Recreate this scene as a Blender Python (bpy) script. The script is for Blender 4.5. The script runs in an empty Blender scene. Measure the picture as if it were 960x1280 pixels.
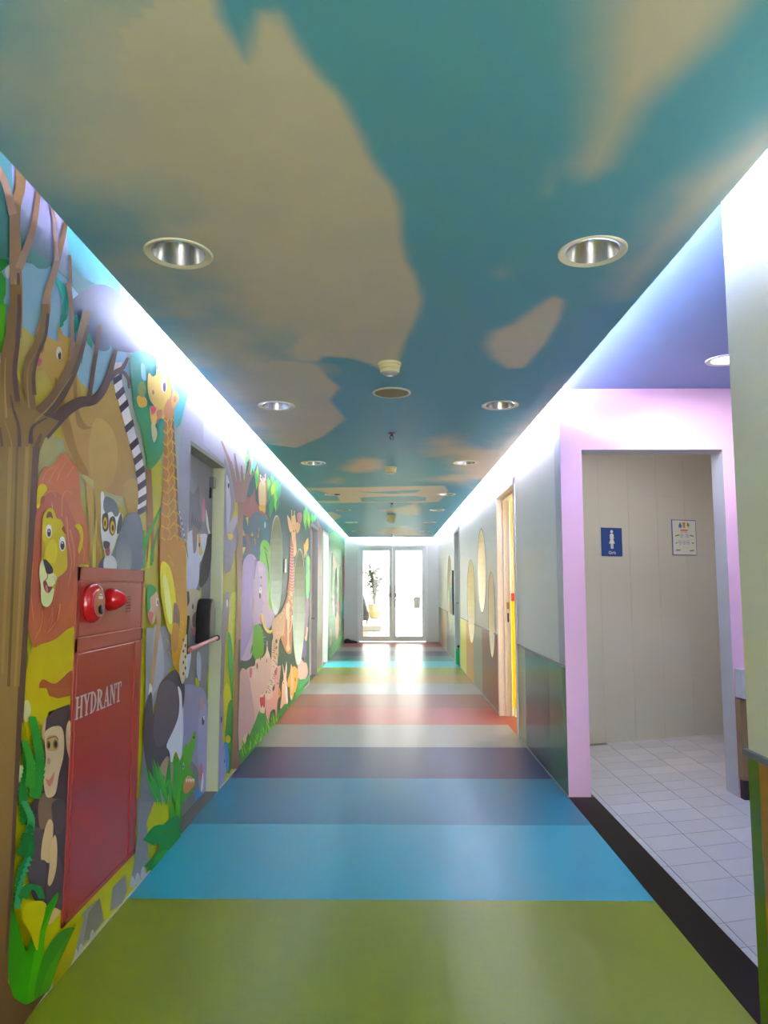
import bpy, bmesh, math, random
from math import pi, sin, cos, radians
from mathutils import Vector, noise
from mathutils.geometry import delaunay_2d_cdt
random.seed(7)
S = bpy.context.scene
COL = S.collection

# ---------------------------------------------------------------- camera
F = 900.0; PITCH = radians(5.806); YAW = radians(0.6286); CZ = 1.3
cam_d = bpy.data.cameras.new('camera'); cam = bpy.data.objects.new('camera', cam_d); COL.objects.link(cam)
cam.location = (0, 0, CZ); cam.rotation_euler = (pi / 2 + PITCH, 0, YAW)
cam_d.sensor_fit = 'VERTICAL'; cam_d.sensor_height = 24.0; cam_d.lens = F / 1280 * 24.0
cam_d.clip_start = 0.05; cam_d.clip_end = 300
S.camera = cam
# ---------------------------------------------------------------- view / world
S.view_settings.view_transform = 'Standard'; S.view_settings.look = 'None'
S.view_settings.gamma = 1.0; S.view_settings.use_curve_mapping = False
S.view_settings.exposure = 1.15
S.cycles.use_denoising = True
S.cycles.max_bounces = 8; S.cycles.diffuse_bounces = 5; S.cycles.glossy_bounces = 5
S.cycles.sample_clamp_indirect = 0.0
W = bpy.data.worlds.new('world'); S.world = W; W.use_nodes = True
W.node_tree.nodes['Background'].inputs[0].default_value = (1.0, 0.97, 0.92, 1)
W.node_tree.nodes['Background'].inputs[1].default_value = 4.2

# dimensions (metres)
WL = -1.108; WR = 1.087; CL = -1.003; CR = 0.96; H = 2.408; HC = 2.575; YE = 16.8; Y0 = -3.0
COVE = 54.0            # strength of the cove strips

def area(name, loc, rot, sx, sy, power, col=(1, 1, 1)):
    d = bpy.data.lights.new(name, 'AREA'); d.shape = 'RECTANGLE'; d.size = sx; d.size_y = sy
    d.energy = power; d.color = col
    o = bpy.data.objects.new(name, d); COL.objects.link(o); o.location = loc; o.rotation_euler = rot
    return o
# lamps of the rooms beside the corridor (ceiling panels of those rooms)
area('classroom_lamp', (2.3, 10.0, 2.3), (0, 0, 0), 1.2, 5.0, 330, (1.0, 0.95, 0.86))
area('playroom_lamp', (-2.4, 7.8, 2.3), (0, 0, 0), 1.2, 3.0, 60, (0.95, 1.0, 1.0))
area('storeroom_lamp', (-2.2, 12.0, 2.3), (0, 0, 0), 1.0, 1.5, 60, (1.0, 1.0, 1.0))
area('washroom_lamp', (2.2, 5.25, 2.5), (0, 0, 0), 0.9, 0.5, 4.4, (1.0, 1.0, 0.97))
area('vestibule_lamp', (1.89, 4.0, 2.54), (0, 0, 0), 0.16, 0.16, 6, (0.97, 0.97, 1.0))

for y, r in ((Y0-.12, (radians(-90), 0, 0)), (YE+.16, (radians(90), 0, 0))):
    o = area('daylight_portal', (0, y, 1.1), r, 1.9, 2.2, 1); o.data.cycles.is_portal = True
# ---------------------------------------------------------------- helpers
def lin(c):
    return tuple((v / 255 / 12.92) if v / 255 <= 0.04045 else ((v / 255 + 0.055) / 1.055) ** 2.4 for v in c)

_m = {}
def mat(name, c, rough=0.5, metal=0.0, var=0.06, nscale=6.0, bump=0.0, bscale=80.0, spec=0.5, coat=0.0, emit=0.0):
    """procedural: base colour modulated by noise, optional fine bump"""
    if name in _m: return _m[name]
    m = bpy.data.materials.new(name); m.use_nodes = True; nt = m.node_tree; n = nt.nodes; l = nt.links
    b = n['Principled BSDF']; L = lin(c)
    tc = n.new('ShaderNodeTexCoord'); nz = n.new('ShaderNodeTexNoise'); nz.inputs['Scale'].default_value = nscale
    nz.inputs['Detail'].default_value = 4
    l.new(tc.outputs['Object'], nz.inputs['Vector'])
    mx = n.new('ShaderNodeMix'); mx.data_type = 'RGBA'
    mx.inputs[6].default_value = tuple(min(1, v * (1 - var)) for v in L) + (1,)
    mx.inputs[7].default_value = tuple(min(1, v * (1 + var)) for v in L) + (1,)
    l.new(nz.outputs[0], mx.inputs[0]); l.new(mx.outputs[2], b.inputs['Base Color'])
    b.inputs['Roughness'].default_value = rough; b.inputs['Metallic'].default_value = metal
    b.inputs['Specular IOR Level'].default_value = spec
    b.inputs['Coat Weight'].default_value = coat; b.inputs['Coat Roughness'].default_value = 0.08
    if bump:
        bn = n.new('ShaderNodeTexNoise'); bn.inputs['Scale'].default_value = bscale
        l.new(tc.outputs['Object'], bn.inputs['Vector'])
        bp = n.new('ShaderNodeBump'); bp.inputs['Strength'].default_value = bump; bp.inputs['Distance'].default_value = 0.01
        l.new(bn.outputs[0], bp.inputs['Height']); l.new(bp.outputs[0], b.inputs['Normal'])
    if emit:
        b.inputs['Emission Color'].default_value = L + (1,); b.inputs['Emission Strength'].default_value = emit
    _m[name] = m
    return m

def attr_mat(name, rough=0.4, spec=0.4, gain=1.0, attr='Col'):
    if name in _m: return _m[name]
    m = bpy.data.materials.new(name); m.use_nodes = True; nt = m.node_tree; n = nt.nodes; l = nt.links
    b = n['Principled BSDF']
    a = n.new('ShaderNodeAttribute'); a.attribute_name = attr
    tc = n.new('ShaderNodeTexCoord'); nz = n.new('ShaderNodeTexNoise'); nz.inputs['Scale'].default_value = 14
    l.new(tc.outputs['Object'], nz.inputs['Vector'])
    mr = n.new('ShaderNodeMapRange'); mr.inputs[3].default_value = gain * 0.93; mr.inputs[4].default_value = gain * 1.07
    l.new(nz.outputs[0], mr.inputs[0])
    vm = n.new('ShaderNodeVectorMath'); vm.operation = 'SCALE'
    l.new(a.outputs['Color'], vm.inputs[0]); l.new(mr.outputs[0], vm.inputs['Scale'])
    l.new(vm.outputs[0], b.inputs['Base Color'])
    b.inputs['Roughness'].default_value = rough; b.inputs['Specular IOR Level'].default_value = spec
    _m[name] = m
    return m

def tag(o, label=None, cat=None, group=None, kind=None):
    if label: o['label'] = label
    if cat: o['category'] = cat
    if group: o['group'] = group
    if kind: o['kind'] = kind
    return o
def empty(name, loc=(0, 0, 0), rz=0.0):
    o = bpy.data.objects.new(name, None); COL.objects.link(o); o.location = loc; o.rotation_euler = (0, 0, rz)
    o.empty_display_size = 0.1
    return o
def link(name, me, m=None, parent=None):
    o = bpy.data.objects.new(name, me); COL.objects.link(o)
    if m is not None:
        for x in (m if isinstance(m, (list, tuple)) else [m]): me.materials.append(x)
    if parent is not None: o.parent = parent
    return o
def copy_tree(o, parent=None):
    c = o.copy(); COL.objects.link(c)
    if parent is not None: c.parent = parent
    for ch in list(o.children): copy_tree(ch, c)
    return c

class MB:
    def __init__(s): s.v = []; s.f = []; s.mi = []
    def add(s, vs, fs, mi=0):
        k = len(s.v); s.v += [tuple(p) for p in vs]; s.f += [tuple(i + k for i in f) for f in fs]; s.mi += [mi] * len(fs); return s
    def box(s, x0, x1, y0, y1, z0, z1, mi=0):
        return s.add([(x0,y0,z0),(x1,y0,z0),(x1,y1,z0),(x0,y1,z0),(x0,y0,z1),(x1,y0,z1),(x1,y1,z1),(x0,y1,z1)],
              [(0,3,2,1),(4,5,6,7),(0,1,5,4),(1,2,6,5),(2,3,7,6),(3,0,4,7)], mi)
    def lathe(s, prof, n=24, c=(0,0,0), axis='z', mi=0, cap=True):
        vs = []; fs = []
        for r, h in prof:
            for k in range(n):
                a = 2*pi*k/n; p = (r*cos(a), r*sin(a), h)
                if axis == 'x': p = (h, r*cos(a), r*sin(a))
                if axis == 'y': p = (r*cos(a), h, r*sin(a))
                vs.append((p[0]+c[0], p[1]+c[1], p[2]+c[2]))
        for i in range(len(prof)-1):
            for k in range(n):
                fs.append((i*n+k, i*n+(k+1)%n, (i+1)*n+(k+1)%n, (i+1)*n+k))
        if cap:
            fs.append(tuple(range(n-1, -1, -1))); fs.append(tuple((len(prof)-1)*n+k for k in range(n)))
        return s.add(vs, fs, mi)
    def tube(s, pts, r, n=8, mi=0):
        pts = [Vector(p) for p in pts]; rs = r if isinstance(r, (list, tuple)) else [r]*len(pts)
        vs = []; fs = []
        for i, p in enumerate(pts):
            d = (pts[min(i+1, len(pts)-1)] - pts[max(i-1, 0)]).normalized()
            up = Vector((0,0,1)) if abs(d.z) < 0.9 else Vector((1,0,0))
            a = d.cross(up).normalized(); b = d.cross(a)
            for k in range(n):
                t = 2*pi*k/n; vs.append(p + a*rs[i]*cos(t) + b*rs[i]*sin(t))
        for i in range(len(pts)-1):
            for k in range(n): fs.append((i*n+k, i*n+(k+1)%n, (i+1)*n+(k+1)%n, (i+1)*n+k))
        fs.append(tuple(range(n-1, -1, -1))); fs.append(tuple((len(pts)-1)*n+k for k in range(n)))
        return s.add(vs, fs, mi)
    def build(s, name, m, parent=None, smooth=False, bevel=0.0):
        me = bpy.data.meshes.new(name); me.from_pydata(s.v, [], s.f)
        bm = bmesh.new(); bm.from_mesh(me); bmesh.ops.recalc_face_normals(bm, faces=bm.faces)
        bm.to_mesh(me); bm.free()
        for i, p in enumerate(me.polygons): p.material_index = s.mi[i]
        o = link(name, me, m, parent)
        if smooth:
            for p in me.polygons: p.use_smooth = True
            md = o.modifiers.new('es', 'EDGE_SPLIT'); md.split_angle = radians(40)
        if bevel:
            b = o.modifiers.new('bevel', 'BEVEL'); b.width = bevel; b.segments = 2; b.limit_method = 'ANGLE'
        return o

def inside(p, poly):
    x, y = p; c = False; j = len(poly) - 1
    for i in range(len(poly)):
        xi, yi = poly[i]; xj, yj = poly[j]
        if (yi > y) != (yj > y) and x < (xj - xi) * (y - yi) / (yj - yi + 1e-12) + xi: c = not c
        j = i
    return c
def bbox(poly):
    xs = [p[0] for p in poly]; ys = [p[1] for p in poly]; return min(xs), min(ys), max(xs), max(ys)
def region(outer, holes=(), clip=None):
    """2D triangulation of outer minus holes (and inside clip)"""
    b = bbox(outer); V = []; E = []
    def ring(r):
        k = len(V); V.extend(Vector(p) for p in r); E.extend((k+i, k+(i+1) % len(r)) for i in range(len(r)))
    ring(outer); hs = []
    for h in holes:
        hb = bbox(h)
        if hb[0] > b[2] or hb[2] < b[0] or hb[1] > b[3] or hb[3] < b[1]: continue
        ring(h); hs.append(h)
    cl = None
    if clip:
        cb = bbox(clip)
        if b[0] < cb[0] or b[1] < cb[1] or b[2] > cb[2] or b[3] > cb[3]: ring(clip); cl = clip
    v, e, f, _, _, _ = delaunay_2d_cdt(V, E, [], 0, 1e-6)
    out = []
    for t in f:
        c = ((v[t[0]].x+v[t[1]].x+v[t[2]].x)/3, (v[t[0]].y+v[t[1]].y+v[t[2]].y)/3)
        if not inside(c, outer): continue
        if cl and not inside(c, cl): continue
        if any(inside(c, h) for h in hs): continue
        out.append(tuple(t))
    return [(p.x, p.y) for p in v], out
def slab(name, outer, holes, w0, w1, mp, m, parent=None, side_m=1):
    """thick plate in the (u,v) plane with holes; mp(u,v,w) maps to 3D"""
    v, f = region(outer, holes); n = len(v)
    vs = [mp(a, b, w0) for a, b in v] + [mp(a, b, w1) for a, b in v]
    fs = [t for t in f] + [tuple(i + n for i in reversed(t)) for t in f]
    cnt = {}
    for t in f:
        for i in range(3):
            a, b = t[i], t[(i+1) % 3]; cnt[(a, b)] = 1
    k0 = len(fs)
    for (a, b) in cnt:
        if (b, a) not in cnt: fs.append((b, a, a + n, b + n))
    me = bpy.data.meshes.new(name); me.from_pydata(vs, [], fs)
    bm = bmesh.new(); bm.from_mesh(me); bmesh.ops.recalc_face_normals(bm, faces=bm.faces); bm.to_mesh(me); bm.free()
    o = link(name, me, m, parent)
    if isinstance(m, (list, tuple)) and len(m) > 1:
        for i, p in enumerate(me.polygons):
            if i >= k0: p.material_index = 1
    return o
def ell(cu, cv, ru, rv, n=40):
    return [(cu + ru*cos(2*pi*k/n), cv + rv*sin(2*pi*k/n)) for k in range(n)]
def rect(u0, u1, v0, v1): return [(u0, v0), (u1, v0), (u1, v1), (u0, v1)]
mpX = lambda u, v, w: (w, u, v)      # plate facing along x:  u = y, v = z
mpY = lambda u, v, w: (u, w, v)

def ray(px, py):
    a = (px - 480) / F; b = (640 - py) / F
    y = cos(PITCH) - sin(PITCH) * b; z = sin(PITCH) + cos(PITCH) * b
    return (cos(YAW)*a - sin(YAW)*y, sin(YAW)*a + cos(YAW)*y, z)
def atX(px, py, X):
    d = ray(px, py); t = X / d[0]; return (d[1]*t, CZ + d[2]*t)
def atZ(px, py, Z):
    d = ray(px, py); t = (Z - CZ) / d[2]; return (d[0]*t, d[1]*t)
def atY(px, py, Y):
    d = ray(px, py); t = Y / d[1]; return (d[0]*t, CZ + d[2]*t)

# ---------------------------------------------------------------- floor
sub = MB().box(WL-.14, WR+.14, Y0, YE, -.12, -.006).build('floor', mat('screed', (110,110,112), .8)); tag(sub, kind='structure', label='corridor floor of glossy coloured vinyl bands')
FC = {'mustard':(176,140,40),'olive':(124,138,8),'light blue':(36,158,184),'teal blue':(10,120,152),'dark purple':(36,28,92),'light grey':(156,152,146),
      'coral red':(172,70,58),'brick brown':(142,78,58),'pale grey':(152,152,150),'ochre':(168,134,48),'lime green':(140,150,20),'cyan':(40,180,190),'teal':(30,120,128),'violet':(70,54,100)}
seq = ['dark purple','teal blue','light blue','lime green','mustard','olive','light blue','teal blue','dark purple','light grey','coral red','brick brown','pale grey','ochre','lime green','cyan','teal','violet','light grey','coral red','brick brown']
bands = []
for k, nme in enumerate(seq):
    y0 = 3.14 + .944*(k-6); y1 = y0 + .944
    y0 = max(y0, Y0); y1 = min(y1, YE)
    bands.append((nme, y0, y1))
    o = MB().box(WL, WR, y0, y1-.0012, -.006, 0).build('floor_stripe', mat('vinyl_'+nme.replace(' ','_'), FC[nme], .33, 0, .05, 3, .02, 300, spec=.4), sub)
    o['label'] = nme + ' vinyl floor band'
MB().box(WL-.1, WL, 3.80, 4.75, -.006, .002).build('door_sill', mat('sill_grey', (105,103,100), .6), sub)['label'] = 'grey sill under the steel door'
MB().box(WL-.1, WL, 9.74, 10.7, -.006, .001).build('door_sill', mat('sill_grey', (105,103,100), .6), sub)
MB().box(WL-.1, WL, 11.5, 12.45, -.006, .001).build('door_sill', mat('sill_grey', (105,103,100), .6), sub)
MB().box(WR, WR+.13, 6.37, 7.37, -.006, .001).build('door_sill', mat('vinyl_coral_red', (190,88,78)), sub)

# ---------------------------------------------------------------- left wall
DOOR1 = rect(3.89, 4.71, -.01, 2.09)
DOOR2L = rect(9.74, 10.70, -.01, 2.12)
DOOR3L = rect(11.55, 12.40, -.01, 2.15)
OVA = ell(6.90, 1.49, .38, .47); OVB = ell(8.66, 1.045, .56, .68)
OVC = ell(13.32, 1.45, .22, .45, 24); OVD = ell(14.3, 1.15, .33, .5, 24); OVE = ell(15.4, 1.05, .33, .68, 24)
LH = [DOOR1, DOOR2L, DOOR3L, OVA, OVB, OVC, OVD, OVE]
white = mat('white_paint', (214,212,208), .55, 0, .03, 2, .04, 60)
cream = mat('cream_paint', (232,228,204), .55, 0, .03, 2)
coveW = mat('cove_white', (230,230,235), .6, 0, .02)
wl = slab('wall_left', rect(Y0, YE, 0, HC), LH, WL, WL-.14, mpX, [mat('wall_paper_base', (150,150,90), .5), mat('reveal_paint', (178,184,164), .55)])
tag(wl, kind='structure', label='left corridor wall covered by an animal mural')
MB().box(WL, WL+.004, Y0, 3.80, 0, .008).box(WL, WL+.004, 4.76, 9.72, 0, .008).box(WL, WL+.004, 10.72, 11.5, 0, .008).box(WL, WL+.004, 12.45, YE, 0, .008).build('baseboard_left', mat('white_caulk', (210,205,205), .5))['kind'] = 'structure'

# ---------------------------------------------------------------- right wall
grey_wall = mat('pale_wall', (226,225,220), .42, 0, .03, 1.5, .03, 60)
OV1 = ell(8.76, 1.475, .41, .50); OV2 = ell(9.97, 1.08, .50, .565); OV3 = ell(7.93, .98, .27, .46); OV4 = ell(13.65, 1.16, .55, .70)
DR1 = rect(6.36, 7.38, -.01, 2.19); DR2 = rect(11.6, 12.5, -.01, 2.2)
RH = [OV1, OV2, OV3, OV4, DR1, DR2]
wr = slab('wall_right', rect(4.77, YE, 0, HC), RH, WR, WR+.14, mpX, [grey_wall, mat('reveal_cream', (236,230,208), .5)])
tag(wr, kind='structure', label='right corridor wall, pale above and coloured panels below')
wr2 = slab('wall_right_near', rect(Y0, 2.27, 0, HC), [], WR, WR+.16, mpX, cream); tag(wr2, kind='structure', label='near end of the right wall beside the washroom entry')
RAILZ = .785
def wains(y0, y1, c, par, label, holes=()):
    o = slab('wainscot_panel', rect(y0, y1-.002, .012, RAILZ), holes, WR, WR-.005, mpX, mat('panel_'+label.replace(' ','_'), c, .2 if y0 < 6 else .34, 0, .04, 3, spec=.3 if y0 < 6 else .25), par)
    o['label'] = 'glossy ' + label + ' wall panel'; return o
Rp = [(4.6,5.05,(70,118,88),'sea green'),(5.05,5.97,(66,70,88),'slate purple'),(5.97,6.30,(160,158,124),'beige'),
      (7.44,7.83,(165,66,50),'red'),(7.83,8.79,(150,82,46),'rust brown'),(8.79,9.70,(150,146,120),'greige'),(9.70,10.64,(222,152,20),'amber'),(10.64,11.55,(226,216,30),'yellow'),
      (12.56,13.5,(80,130,112),'teal green'),(13.5,14.4,(110,98,110),'mauve'),(14.4,15.3,(176,170,140),'sand'),(15.3,15.9,(200,130,95),'terracotta'),(15.9,16.8,(176,170,140),'sand')]
for y0, y1, c, lb in Rp: wains(y0, y1, c, wr, lb, [OV1, OV2, OV3, OV4])
for y0, y1, c, lb in [(2.205,2.27,(100,130,20),'leaf green'),(1.26,2.205,(178,128,24),'orange'),(.3,1.26,(150,92,62),'rust brown'),(-.64,.3,(165,66,50),'red'),(-3,-.64,(160,158,124),'beige')]:
    wains(y0, y1, c, wr2, lb)
railm = mat('rail_grey', (112,114,122), .4)
rm = MB()
for a, b in [(4.6,6.30),(7.44,7.74),(8.13,9.58),(10.36,11.55),(12.56,13.3),(14.0,YE)]: rm.box(WR-.009, WR, a, b, RAILZ, RAILZ+.012)
o = rm.build('trim_1', railm); tag(o, kind='structure', label='thin grey dado rail on the far right wall')
o = MB().box(WR-.012, WR+.16, -3, 2.282, RAILZ-.004, RAILZ+.018).build('trim_2', railm, bevel=.003); tag(o, kind='structure', label='grey dado rail around the near wall end')
rm = MB()
for a, b in [(4.6,6.30),(7.44,11.55),(12.56,YE)]: rm.box(WR-.007, WR, a, b, 0, .014)
tag(rm.build('baseboard_right', mat('skirt_grey', (150,152,160), .4)), kind='structure')

# end wall
EW = rect(-.76, .79, -.01, 2.2)
we = slab('wall_end', rect(WL-.14, WR+.14, 0, HC), [EW], YE, YE+.14, mpY, mat('end_wall', (236,234,232), .45, 0, .03, 2)); tag(we, kind='structure')
o = slab('wall_back', rect(WL-.14, WR+.16, 0, HC), [rect(-.95, .93, -.01, 2.2)], Y0, Y0-.1, mpY, white); tag(o, kind='structure')  # unseen opening behind the camera, added so daylight brightens the near floor and ceiling
# recessed reveal backs (rooms behind the left wall)
def room(name, x0, x1, y0, y1, z1, m, fl, par):
    """open box: floor, ceiling and three far walls of a side room"""
    s = .02; b = MB()
    xo, xi = (x0, x1) if x0 < 0 else (x1, x0)
    b.box(min(xo, xo), max(xo, xo)+s, y0, y1, 0, z1)
    b.box(x0, x1, y0-s, y0, 0, z1); b.box(x0, x1, y1, y1+s, 0, z1)
    b.box(x0, x1, y0, y1, z1, z1+s)
    o = b.build(name, m); tag(o, kind='structure')
    MB().box(x0, x1, y0, y1, -.03, -.001).build('floor_tile', fl, o)
    return o
room('wall_classroom', 1.23, 3.4, 6.62, 16.0, 2.5, mat('room_cream', (226,216,180), .6), mat('room_floor', (160,150,130), .4), None)
room('wall_playroom', -3.4, -1.25, 5.8, 10.9, 2.5, mat('room_grey', (200,205,200), .6), mat('room_floor', (160,150,130), .4), None)
room('wall_storeroom', -3.4, -1.25, 11.2, 16.2, 2.5, mat('room_white', (228,228,225), .6), mat('room_floor', (160,150,130), .4), None)

# ---------------------------------------------------------------- ceiling
CEILS = []  # cloud shapes: (polygon in ceiling metres, softness left, softness right, opacity)
def cpx(pts): return [atZ(x, y, H) for x, y in pts]
CLOUDS = [
 (cpx([(258,-60),(275,20),(310,75),(322,15),(350,12),(375,60),(400,95),(425,120),(447,160),(460,190),(470,208),(492,235),(500,260),(503,300),(508,325),(520,345),(528,375),(522,395),(505,430),(497,455),(484,466),(462,455),(440,448),(405,445),(398,452),(385,460),(350,450),(300,420),(240,360),(185,290),(120,230),(60,210),(20,150),(10,60),(0,-60)]), .55, .025, .95),
 (cpx([(370,452),(398,455),(408,470),(425,484),(413,500),(432,524),(405,545),(370,560),(335,555),(300,530),(270,480),(240,430),(260,400),(330,400)]), .5, .03, .9),
 (cpx([(760,-60),(930,-60),(928,0),(890,50),(850,90),(800,135),(775,180),(760,205),(735,218),(722,205),(735,170),(750,110),(745,60)]), .22, .12, .95),
 (cpx([(-60,60),(40,60),(150,230),(260,340),(330,440),(380,540),(330,545),(200,410),(60,255),(-60,130)]), .8, .6, .72),
 (cpx([(-60,-60),(60,-60),(60,140),(-60,140)]), .5, .5, .45),
 (cpx([(690,200),(698,205),(688,245),(677,243)]), .09, .06, .5),
 (cpx([(606,430),(615,415),(640,405),(672,382),(690,370),(706,374),(700,400),(682,430),(655,460),(635,461),(615,448)]), .10, .035, .9),
 (cpx([(612,340),(632,332),(636,345),(622,349)]), .09, .09, .35),
 (cpx([(535,555),(550,545),(567,541),(575,555),(610,560),(660,520),(720,470),(740,470),(620,600),(575,600),(560,570),(540,570)]), .3, .25, .75),
 (cpx([(820,280),(850,240),(900,200),(960,150),(990,150),(960,200),(900,250),(820,330),(780,370),(775,350)]), .3, .15, .8),
 (cpx([(428,588),(440,575),(455,571),(475,575),(482,585),(460,590),(445,591)]), .2, .2, .85),
 (cpx([(404,603),(420,596),(432,598),(425,605)]), .2, .2, .6),
 (cpx([(383,610),(450,609),(555,607),(560,613),(556,620),(548,627),(520,629),(470,628),(405,629),(383,624)]), .04, .04, 1),
 (cpx([(500,634),(520,629),(526,636),(525,644),(505,644),(478,638)]), .3, .1, .9),
 (cpx([(408,640),(416,640),(428,645),(420,650),(412,650)]), .12, .06, .8),
 (cpx([(476,664),(490,659),(505,658),(520,664),(535,669),(500,670),(480,669)]), .5, .4, .9),
 (cpx([(525,600),(560,592),(600,590),(590,610),(560,603)]), .3, .3, .6),
]
CUTS = [  # blue shapes lying inside the cream band
 cpx([(448,614),(470,615),(505,613),(527,612),(520,616),(490,617.5),(460,616)]),
 cpx([(450,622),(475,620.5),(520,620),(533,622),(532,626),(500,627.5),(452,627)]),
 cpx([(383,613),(395,613),(405,615),(412,617),(421,619),(425,626),(395,626),(380,625)]),
]
import numpy as np
def sdist(P, poly):
    """signed distance (positive inside) of points P (n,2)"""
    poly = np.array(poly); A = poly; B = np.roll(poly, -1, 0); idx = np.zeros(len(P), int)
    d = np.full(len(P), 1e9); ins = np.zeros(len(P), bool)
    for ei, (a, b) in enumerate(zip(A, B)):
        e = b - a; t = np.clip(((P - a) @ e) / (e @ e + 1e-12), 0, 1)
        q = a + t[:, None] * e; dn = np.hypot(*(P - q).T); idx[dn < d] = ei; d = np.minimum(d, dn)
        c = ((a[1] > P[:, 1]) != (b[1] > P[:, 1])) & (P[:, 0] < (b[0]-a[0]) * (P[:, 1]-a[1]) / (b[1]-a[1] + 1e-12) + a[0])
        ins ^= c
    return np.where(ins, d, -d), idx
CRISP = {0: (0, 24, .045), 1: (0, 8, .035)}
DLY = [2.31, 4.37, 6.47, 8.75, 10.6, 12.7, 14.8]; DL = [(x, y) for y in DLY for x in (-.715, .67)]
def ceiling():
    xs = np.linspace(CL, CR, 66)
    ys = np.concatenate([np.arange(Y0, 1.2, .15), np.arange(1.2, YE-.11, .025), [YE-.1]])
    X, Yg = np.meshgrid(xs, ys); P = np.stack([X.ravel(), Yg.ravel()], 1)
    val = np.zeros(len(P)); amp = np.zeros(len(P))
    for ci, (poly, sl, sr, op) in enumerate(CLOUDS):
        x0, y0, x1, y1 = bbox(poly); near = (P[:, 1] > y0-.8) & (P[:, 1] < y1+.8)
        Q = P[near]; sd, ix = sdist(Q, poly)
        t = np.clip((Q[:, 0]-x0) / max(x1-x0, .01), 0, 1) ** .7
        soft = sl + (sr - sl) * t
        if ci in CRISP: lo_, hi_, sc_ = CRISP[ci]; soft = np.where((ix >= lo_) & (ix < hi_), sc_, sl)
        v = np.clip(.5 + sd / soft, -.5, 1.5) * op
        cur = val[near]; val[near] = np.maximum(cur, v)
        amp[near] = np.where(v >= cur, np.clip(soft * 1.4, .1, .55), amp[near])
    for poly in CUTS:
        sd, ix = sdist(P, poly); val = np.minimum(val, .5 - sd / .03)
    # far behind the camera: loose invented clouds continue
    bk = P[:, 1] < 1.0
    me = bpy.data.meshes.new('ceiling'); nx = len(xs); ny = len(ys)
    top = [(x, y, H) for x, y in P]
    fs = [(j*nx+i, (j+1)*nx+i, (j+1)*nx+i+1, j*nx+i+1) for j in range(ny-1) for i in range(nx-1)]
    # cut round holes for the recessed downlights
    dead = np.zeros(len(P), bool)
    for hx, hy in DL: dead |= np.hypot(P[:, 0]-hx, P[:, 1]-hy) < .092
    nb = set()
    keep = []
    for q in fs:
        if any(dead[i] for i in q): nb.update(i for i in q if not dead[i])
        else: keep.append(q)
    for i in nb:
        x, y = P[i]
        for hx, hy in DL:
            r = math.hypot(x-hx, y-hy)
            if r < .15: top[i] = (hx+(x-hx)/r*.100, hy+(y-hy)/r*.100, H)
    me.from_pydata(top, [], keep)
    a = me.attributes.new('cloud', 'FLOAT', 'POINT'); a.data.foreach_set('value', val.astype('f'))
    a = me.attributes.new('ragged', 'FLOAT', 'POINT'); a.data.foreach_set('value', amp.astype('f'))
    m = bpy.data.materials.new('painted_sky'); m.use_nodes = True; nt = m.node_tree; n = nt.nodes; l = nt.links
    b = n['Principled BSDF']; b.inputs['Roughness'].default_value = .5; b.inputs['Specular IOR Level'].default_value = .3
    def N(t, **k):
        q = n.new(t)
        for kk, vv in k.items(): setattr(q, kk, vv)
        return q
    tc = N('ShaderNodeTexCoord')
    c = N('ShaderNodeAttribute'); c.attribute_name = 'cloud'; r = N('ShaderNodeAttribute'); r.attribute_name = 'ragged'
    nz = N('ShaderNodeTexNoise'); nz.inputs['Scale'].default_value = 3.2; nz.inputs['Detail'].default_value = 5
    l.new(tc.outputs['Object'], nz.inputs['Vector'])
    s1 = N('ShaderNodeMath', operation='SUBTRACT'); l.new(nz.outputs[0], s1.inputs[0]); s1.inputs[1].default_value = .5
    m1 = N('ShaderNodeMath', operation='MULTIPLY'); l.new(s1.outputs[0], m1.inputs[0]); l.new(r.outputs['Fac'], m1.inputs[1])
    m2 = N('ShaderNodeMath', operation='MULTIPLY_ADD'); l.new(m1.outputs[0], m2.inputs[0]); m2.inputs[1].default_value = 1.6; l.new(c.outputs['Fac'], m2.inputs[2])
    sm = N('ShaderNodeMapRange'); sm.interpolation_type = 'SMOOTHSTEP'; l.new(m2.outputs[0], sm.inputs[0])
    # blue varies softly: turquoise to deeper blue
    n2 = N('ShaderNodeTexNoise'); n2.inputs['Scale'].default_value = .8; l.new(tc.outputs['Object'], n2.inputs['Vector'])
    bl = N('ShaderNodeMix', data_type='RGBA'); l.new(n2.outputs[0], bl.inputs[0])
    bl.inputs[6].default_value = lin((96,176,196)) + (1,); bl.inputs[7].default_value = lin((112,180,208)) + (1,)
    n3 = N('ShaderNodeTexNoise'); n3.inputs['Scale'].default_value = 2.4; n3.inputs['Detail'].default_value = 3; l.new(tc.outputs['Object'], n3.inputs['Vector'])
    cr = N('ShaderNodeMix', data_type='RGBA'); l.new(n3.outputs[0], cr.inputs[0])
    cr.inputs[6].default_value = lin((208,200,184)) + (1,); cr.inputs[7].default_value = lin((235,220,198)) + (1,)
    mx = N('ShaderNodeMix', data_type='RGBA'); l.new(sm.outputs[0], mx.inputs[0]); l.new(bl.outputs[2], mx.inputs[6]); l.new(cr.outputs[2], mx.inputs[7])
    l.new(mx.outputs[2], b.inputs['Base Color'])
    o = link('ceiling', me, m); tag(o, kind='structure', label='corridor ceiling painted as blue sky with cream clouds')
    # slab body above the painted face
    q = slab('ceiling_board', rect(CL, CR, Y0, YE-.1), [ell(x, y, .105, .105, 20) for x, y in DL], H+.0015, H+.016, lambda u, v, w: (u, v, w), coveW, o)
    return o
ceil = ceiling()
o = MB().box(WL-.14, WR+.0, Y0, 2.0, HC, HC+.05).box(WL-.14, .8, 2.0, 4.6, HC, HC+.05).box(WL-.14, WR+.14, 4.6, YE, HC, HC+.05).build('ceiling_cove', coveW); tag(o, kind='structure', label='white cove soffit above the lowered ceiling')
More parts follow.
